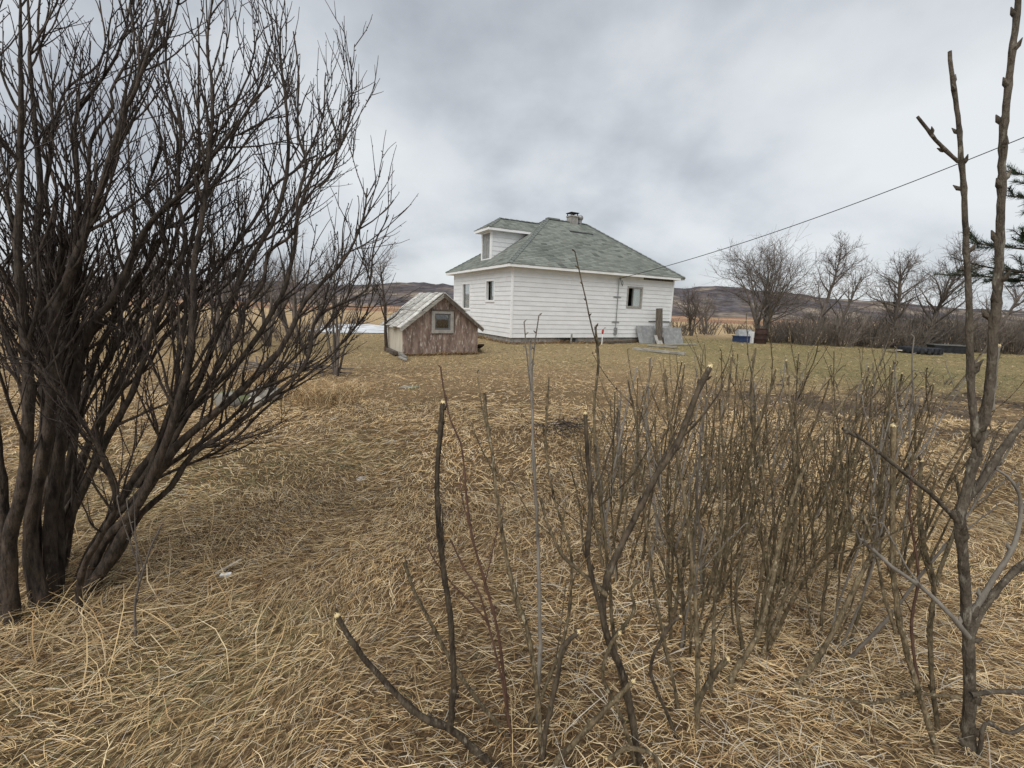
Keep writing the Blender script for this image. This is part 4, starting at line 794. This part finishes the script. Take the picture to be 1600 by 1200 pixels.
for li, (pts, y0, y1, rb) in enumerate(LIMBS):
    c = px_line(pts, y0, y1); p = spline(c, 0.05); n = len(p); f = np.linspace(0, 1, n)
    p = p+np.cumsum(bg_.normal(0, 0.0022, (n, 3)), 0)*f[:, None]**0.5
    p[0, 2] = min(p[0, 2], -0.04) if p[0, 2] < 0.25 else p[0, 2]
    rad = (rb*0.50*(1-f)**0.9+0.0030)*(1+0.06*np.sin(np.arange(n)*1.7+li)); T = Tubes(); T.add(p, rad, 9); K = Tubes(); Sp = Tubes()
    Ltot = np.linalg.norm(np.diff(p, axis=0), axis=1).sum(); ns = int(Ltot*9)
    def spurs(q, step=0.045, s=1.0):
        LL = np.linalg.norm(np.diff(q, axis=0), axis=1).sum()
        for _ in range(int(LL/step)):
            k = bg_.integers(0, len(q)-1); a = q[k]+(q[k+1]-q[k])*bg_.random(); t_ = q[k+1]-q[k]; t_ /= np.linalg.norm(t_)+1e-9; d = side_dir(t_, bg_.uniform(0.5, 1.1), bg_); l_ = bg_.uniform(0.006, 0.016)*s
            Sp.add([a, a+d*l_*0.6, a+d*l_], [0.0016, 0.0028*s**0.5, 0.0006], 3)
    for s in range(ns):
        fs = bg_.uniform(0.26, 1.0)**0.85; k = min(int(fs*(n-1)), n-2); t_ = p[k+1]-p[k]; t_ /= np.linalg.norm(t_)
        L2 = bg_.uniform(0.35, 1.0)*(1.12-0.78*fs)*min(1.0, 0.45+rb*14); r2 = min(rad[k]*0.45, 0.0075)*bg_.uniform(0.6, 1.0)+0.0016
        p2 = grow(p[k], side_dir(t_, bg_.uniform(0.25, 0.7), bg_), L2, 9, 0.075, 0.085, bg_); T.add(p2, np.linspace(r2, 0.0017, 10), 5); spurs(p2)
        for q in range(int(L2*9)):
            k2 = bg_.integers(1, 9); t2 = p2[k2+1]-p2[k2] if k2 < 9 else p2[9]-p2[8]; t2 /= np.linalg.norm(t2); L3 = bg_.uniform(0.12, 0.42)*(0.5+0.5*L2)
            p3 = grow(p2[k2], side_dir(t2, bg_.uniform(0.25, 0.65), bg_), L3, 5, 0.07, 0.10, bg_); K.add(p3, np.linspace(0.0027, 0.0013, 6), 3); spurs(p3, 0.06, 0.8)
            if bg_.random() < 0.5: p4 = grow(p3[2], side_dir((p3[3]-p3[2])/np.linalg.norm(p3[3]-p3[2]), 0.6, bg_), L3*0.5, 4, 0.1, 0.06, bg_); K.add(p4, np.linspace(0.0021, 0.0011, 5), 3)
    spurs(p[n//3:], 0.05, 1.2)
    st_ = T.build('stem', M['bark_dark'], big)
    ch_ = K; ch_.V += Sp.V; ch_.Q += [q+K.n for q in Sp.Q]
    tw_ = ch_.build('twigs', M['twig_dark']); tw_.parent = st_; tw_['kind'] = 'stuff'
# ------------------------------------------------------------------ pruned shrubs in front
sg = np.random.default_rng(23)
def cut_end(p, t_, r, parent, origin):
    """splintered pale wood at a cut tip"""
    t_ = t_/np.linalg.norm(t_); T = Tubes(); T.add([p-t_*0.003, p+t_*r*0.5, p+t_*r*0.9], [r*1.04, r*0.98, r*0.15], 7)
    for _ in range(sg.integers(3, 8)):
        d = side_dir(t_, sg.uniform(0.1, 0.6), sg); q = p+side_dir(t_, 1.5, sg)*r*0.55; T.add([q-t_*r*0.5, q+d*r*sg.uniform(0.5, 1.7)], [r*0.4, r*0.1], 4)
    o = T.build('cut_end', M['cut_wood']); o.parent = parent; return o
def stem(root, pts3, ra_, rb_, m, cut=True, twigs=0, k=8, step=0.022, knob=1.0, name='stem', bud=1.0):
    p = spline(pts3, step); n = len(p); f = np.linspace(0, 1, n); p = p+np.cumsum(sg.normal(0, 0.0009, (n, 3)), 0)
    rad = (ra_+(rb_-ra_)*f)*0.76; node = np.zeros(n); node[sg.integers(0, n, max(2, n//4))] = 1
    rad = rad*(1+0.20*knob*node)*(1+sg.normal(0, 0.03, n)); T = Tubes(); T.add(p, rad, k)
    for i in np.nonzero(node)[0]:                      # buds and leaf scars
        t_ = p[min(i+1, n-1)]-p[max(i-1, 0)]; t_ /= np.linalg.norm(t_); d = side_dir(t_, sg.uniform(0.6, 1.2), sg); q = p[i]+d*rad[i]*0.6; s = (rad[i]*0.45+0.0026)*bud
        T.add([q, q+d*s*0.9, q+(d+t_*0.5)*s*1.9], [s*0.75, s*0.7, s*0.12], 4)
    for _ in range(twigs):
        i = sg.integers(int(n*0.25), n-2); t_ = p[i+1]-p[i]; t_ /= np.linalg.norm(t_); L = sg.uniform(0.12, 0.42); q = grow(p[i], side_dir(t_, sg.uniform(0.35, 0.75), sg), L, 6, 0.06, 0.09, sg)
        T.add(q, np.linspace(max(rad[i]*0.5, 0.0026), 0.0019, 7), 5)
        for i2 in range(2, 7): d = side_dir(t_, 0.9, sg); T.add([q[i2], q[i2]+d*0.008, q[i2]+d*0.014], [0.0022, 0.003, 0.0006], 3)
    o = T.build(name, M[m], root)
    if cut: cut_end(p[-1], p[-1]-p[-3], rad[-1], o, root.location)
    return o
def traced(label, stems, group=None, name='pruned_shrub'):
    """stems: (pixel trace from the foot up, Y at foot, Y at tip, foot radius, tip radius, material, cut, twigs)"""
    b = px_line(stems[0][0], stems[0][1], stems[0][2])[0]; root = empty(name, (b[0], b[1], 0), label=label, cat='shrub', group=group)
    for pts, y0, y1, ra_, rb_, m, cut, tw in stems: stem(root, px_line(pts, y0, y1), ra_, rb_, m, cut, tw, bud=1.55 if name == 'sapling' else 1.15)
    return root
traced('low pruned shrub with a thick cut branch hooking sideways and a pale grey stem', [
 ([(835, 1275), (790, 1215), (740, 1170), (700, 1135), (660, 1120), (620, 1080), (575, 1030), (545, 985), (528, 957)], 1.16, 1.22, 0.0165, 0.0105, 'bark_umber', True, 0),
 ([(704, 1142), (706, 1095), (708, 1050), (700, 950), (688, 880), (681, 800), (680, 740), (684, 690), (690, 628)], 1.18, 1.28, 0.0135, 0.0095, 'bark_umber', True, 1),
 ([(840, 1270), (820, 1200), (790, 1150), (745, 1095), (710, 1045), (678, 985), (648, 930), (630, 878)], 1.22, 1.42, 0.0120, 0.0070, 'bark_olive', False, 1),
 ([(828, 1270), (800, 1180), (790, 1060), (775, 960), (745, 850), (735, 780), (728, 700), (708, 640), (697, 567)], 1.25, 1.50, 0.0085, 0.0035, 'bark_red', False, 2),
 ([(845, 1270), (843, 1150), (836, 1060), (825, 985), (805, 930), (790, 860), (780, 790), (768, 700), (757, 614)], 1.20, 1.36, 0.0125, 0.0065, 'bark_olive', False, 3),
 ([(842, 1270), (842, 1100), (845, 1000), (843, 900), (840, 800), (834, 700), (831, 620), (830, 545)], 1.32, 1.46, 0.0130, 0.0045, 'bark_pale', False, 3),
 ([(846, 1270), (850, 1160), (858, 1110), (870, 1060), (880, 1010), (903, 988)], 1.18, 1.22, 0.0120, 0.0095, 'bark_umber', True, 0),
 ([(860, 1270), (868, 1195), (885, 1170), (920, 1130), (960, 1090), (988, 1062)], 1.16, 1.20, 0.0125, 0.0095, 'bark_olive', True, 0),
 ([(835, 1270), (815, 1180), (850, 1080), (880, 1000), (893, 880), (870, 780), (858, 700), (860, 590)], 1.26, 1.48, 0.0090, 0.0040, 'bark_olive', False, 3),
 ([(820, 1265), (795, 1130), (770, 1010), (745, 930), (720, 890), (700, 850)], 1.20, 1.30, 0.0065, 0.0035, 'bark_red', False, 1)])
traced('pruned shrub with one long thick stem slanting up to a pale cut end', [
 ([(1015, 1275), (1000, 1200), (985, 1110), (975, 1060), (955, 1010), (943, 960), (950, 905), (970, 860), (1000, 800), (1030, 740), (1060, 690), (1085, 620), (1108, 570)], 1.17, 1.45, 0.0175, 0.0120, 'bark_umber', True, 2),
 ([(975, 1060), (945, 980), (935, 940), (918, 870), (922, 800), (918, 720), (915, 650)], 1.22, 1.36, 0.0110, 0.0085, 'bark_umber', True, 1),
 ([(948, 930), (915, 900), (880, 868), (856, 820), (845, 780)], 1.27, 1.34, 0.0085, 0.0055, 'bark_olive', False, 2),
 ([(1008, 1270), (990, 1150), (965, 1040), (950, 900), (935, 760), (930, 640), (937, 560), (932, 505)], 1.30, 1.48, 0.0110, 0.0050, 'bark_olive', False, 3),
 ([(955, 1000), (990, 955), (985, 920), (1000, 905)], 1.27, 1.25, 0.0075, 0.0060, 'bark_olive', False, 0),
 ([(1010, 1265), (970, 1130), (940, 1060), (950, 1010), (965, 990)], 1.18, 1.2, 0.0090, 0.0075, 'bark_olive', True, 0),
 ([(1000, 1270), (1030, 1190), (985, 1165), (950, 1185)], 1.12, 1.16, 0.0105, 0.0085, 'bark_olive', True, 0)])
traced('pruned shrub with straight upright stems and a short splintered stump', [
 ([(1090, 1270), (1090, 1150), (1090, 1040), (1085, 930), (1075, 820), (1058, 720), (1045, 640), (1040, 585)], 1.25, 1.62, 0.0120, 0.0055, 'bark_olive', False, 4),
 ([(1088, 1110), (1100, 1080), (1122, 1045), (1138, 1030)], 1.27, 1.28, 0.0120, 0.0110, 'bark_olive', True, 0),
 ([(1085, 1260), (1065, 1130), (1040, 1000), (1020, 880), (1010, 760), (1000, 660), (985, 590)], 1.30, 1.75, 0.0095, 0.0045, 'bark_olive', False, 4),
 ([(1092, 1250), (1050, 1130), (1020, 1050), (1045, 990), (1068, 965)], 1.28, 1.32, 0.0085, 0.0070, 'bark_umber', True, 0),
 ([(1095, 1260), (1110, 1080), (1120, 930), (1130, 800), (1125, 690), (1140, 600), (1145, 560)], 1.35, 1.85, 0.0105, 0.0050, 'bark_olive', True, 4)])
traced('pruned shrub with a long limb bowing out to the right over pale straw', [
 ([(1133, 1150), (1145, 1060), (1190, 985), (1212, 890), (1225, 840), (1250, 760), (1290, 680), (1330, 620), (1368, 575)], 1.45, 2.00, 0.0155, 0.0060, 'bark_olive', False, 5),
 ([(1195, 1125), (1240, 1070), (1275, 1025), (1310, 960), (1340, 900), (1365, 850), (1395, 800)], 1.48, 1.75, 0.0155, 0.0075, 'bark_olive', False, 4),
 ([(1170, 1085), (1195, 1010), (1225, 935), (1240, 860), (1245, 760), (1240, 660), (1232, 560)], 1.62, 2.10, 0.0115, 0.0055, 'bark_olive', True, 4),
 ([(1150, 1130), (1160, 1030), (1150, 930), (1165, 820), (1180, 720), (1172, 620), (1180, 545)], 1.60, 2.05, 0.0110, 0.0055, 'bark_olive', False, 4)])
traced('tall sapling with two long budded leaders and cut side branches beside pine boughs', [
 ([(1518, 1260), (1515, 1150), (1515, 1050), (1513, 950), (1508, 870), (1505, 810), (1518, 755), (1532, 700), (1541, 640)], 1.27, 1.40, 0.0270, 0.0150, 'bark_sapling', False, 0),
 ([(1538, 665), (1545, 590), (1556, 440), (1562, 330), (1568, 240), (1578, 120), (1590, 10), (1600, -80)], 1.392, 1.48, 0.0185, 0.0090, 'bark_sapling', False, 0),
 ([(1528, 712), (1520, 640), (1515, 560), (1513, 470), (1508, 380), (1503, 280), (1494, 170), (1483, 78)], 1.38, 1.48, 0.0150, 0.0070, 'bark_sapling', False, 0),
 ([(1497, 252), (1470, 225), (1450, 200), (1434, 181)], 1.46, 1.45, 0.0065, 0.0055, 'bark_sapling', False, 0),
 ([(1505, 822), (1460, 778), (1410, 738), (1360, 695), (1318, 671)], 1.36, 1.30, 0.0105, 0.0055, 'bark_sapling', False, 0),
 ([(1513, 995), (1480, 955), (1440, 918), (1400, 890), (1372, 868), (1345, 840)], 1.31, 1.30, 0.0110, 0.0065, 'bark_pale', False, 2),
 ([(1500, 792), (1535, 748), (1590, 670), (1640, 615)], 1.372, 1.42, 0.0150, 0.0110, 'bark_sapling', False, 0),
 ([(1514, 1000), (1540, 945), (1580, 900), (1640, 850)], 1.325, 1.38, 0.0150, 0.0110, 'bark_sapling', False, 0),
 ([(1513, 965), (1550, 905), (1582, 850), (1595, 790), (1580, 750), (1552, 730)], 1.332, 1.40, 0.0115, 0.0050, 'bark_pale', False, 0),
 ([(1518, 1085), (1560, 1080), (1610, 1082), (1660, 1078)], 1.28, 1.30, 0.0110, 0.0090, 'bark_sapling', False, 0),
 ([(1548, 640), (1553, 590), (1558, 540)], 1.42, 1.44, 0.0100, 0.0080, 'bark_pale', True, 0),
 ([(1520, 1255), (1530, 1180), (1538, 1130), (1575, 1145), (1620, 1125)], 1.25, 1.28, 0.0090, 0.0070, 'bark_sapling', False, 0)], name='sapling')
traced('pruned shrub with a frayed cut stem left of the tall two leader sapling', [
 ([(1478, 1260), (1455, 1150), (1425, 1060), (1402, 970), (1395, 880), (1393, 780), (1394, 670)], 1.25, 1.42, 0.0120, 0.0105, 'bark_olive', True, 1),
 ([(1470, 1200), (1458, 1080), (1456, 980), (1462, 910), (1445, 850), (1438, 780), (1443, 718)], 1.33, 1.52, 0.0110, 0.0085, 'bark_olive', True, 2),
 ([(1400, 990), (1380, 930), (1365, 860), (1345, 800)], 1.33, 1.45, 0.0080, 0.0050, 'bark_olive', False, 2),
 ([(1462, 915), (1480, 860), (1500, 800), (1495, 740)], 1.45, 1.55, 0.0090, 0.0050, 'bark_olive', False, 2),
 ([(1440, 1100), (1425, 980), (1435, 900), (1420, 800), (1424, 730)], 1.48, 1.75, 0.0080, 0.0050, 'bark_red', False, 2),
 ([(1500, 1090), (1430, 1085), (1370, 1100), (1320, 1095), (1250, 1088)], 1.30, 1.36, 0.0075, 0.0050, 'bark_olive', False, 0)])
traced('thin lone twiggy shoot in the grass beside the big dark shrub', [([(213, 1015), (210, 950), (222, 890), (235, 850), (250, 820)], 1.62, 1.66, 0.0065, 0.0035, 'bark_grey', False, 3)], name='shoot')
# the denser thicket of cut stems further back
TG = 'clumps in the thicket of cut stems'
for k, (px_, py_) in enumerate(((975, 900), (1048, 860), (1105, 930), (1160, 830), (1222, 920), (1246, 810), (1300, 890), (1350, 850), (1320, 770), (1195, 760), (1120, 780), (1045, 770), (985, 790), (1385, 790), (1165, 1000), (1290, 1010), (1060, 1000), (930, 860), (1400, 900))):
    b = G(px_, py_); root = empty('cut_shrub', (b[0], b[1], 0), label='slender clump of olive brown cut stems in the thicket facing the house', cat='shrub', group=TG)
    for s in range(sg.integers(8, 12)):
        a = sg.uniform(0, 6.28); rr_ = sg.uniform(0.02, 0.12); H = sg.uniform(0.6, 1.33); ln_ = sg.uniform(0.02, 0.24)
        base_ = np.array([b[0]+rr_*math.cos(a), b[1]+rr_*math.sin(a), -0.03]); p = grow(base_, (math.cos(a)*ln_*1.4, math.sin(a)*ln_*1.4, 1), H, 6, 0.055, 0.05, sg)
        ra_ = sg.uniform(0.0055, 0.0115); o = stem(root, p, ra_, ra_*sg.uniform(0.35, 0.6), 'bark_olive' if sg.random() < 0.8 else 'bark_pale', cut=sg.random() < 0.45, twigs=int(sg.integers(2, 6)), k=6, step=0.035)
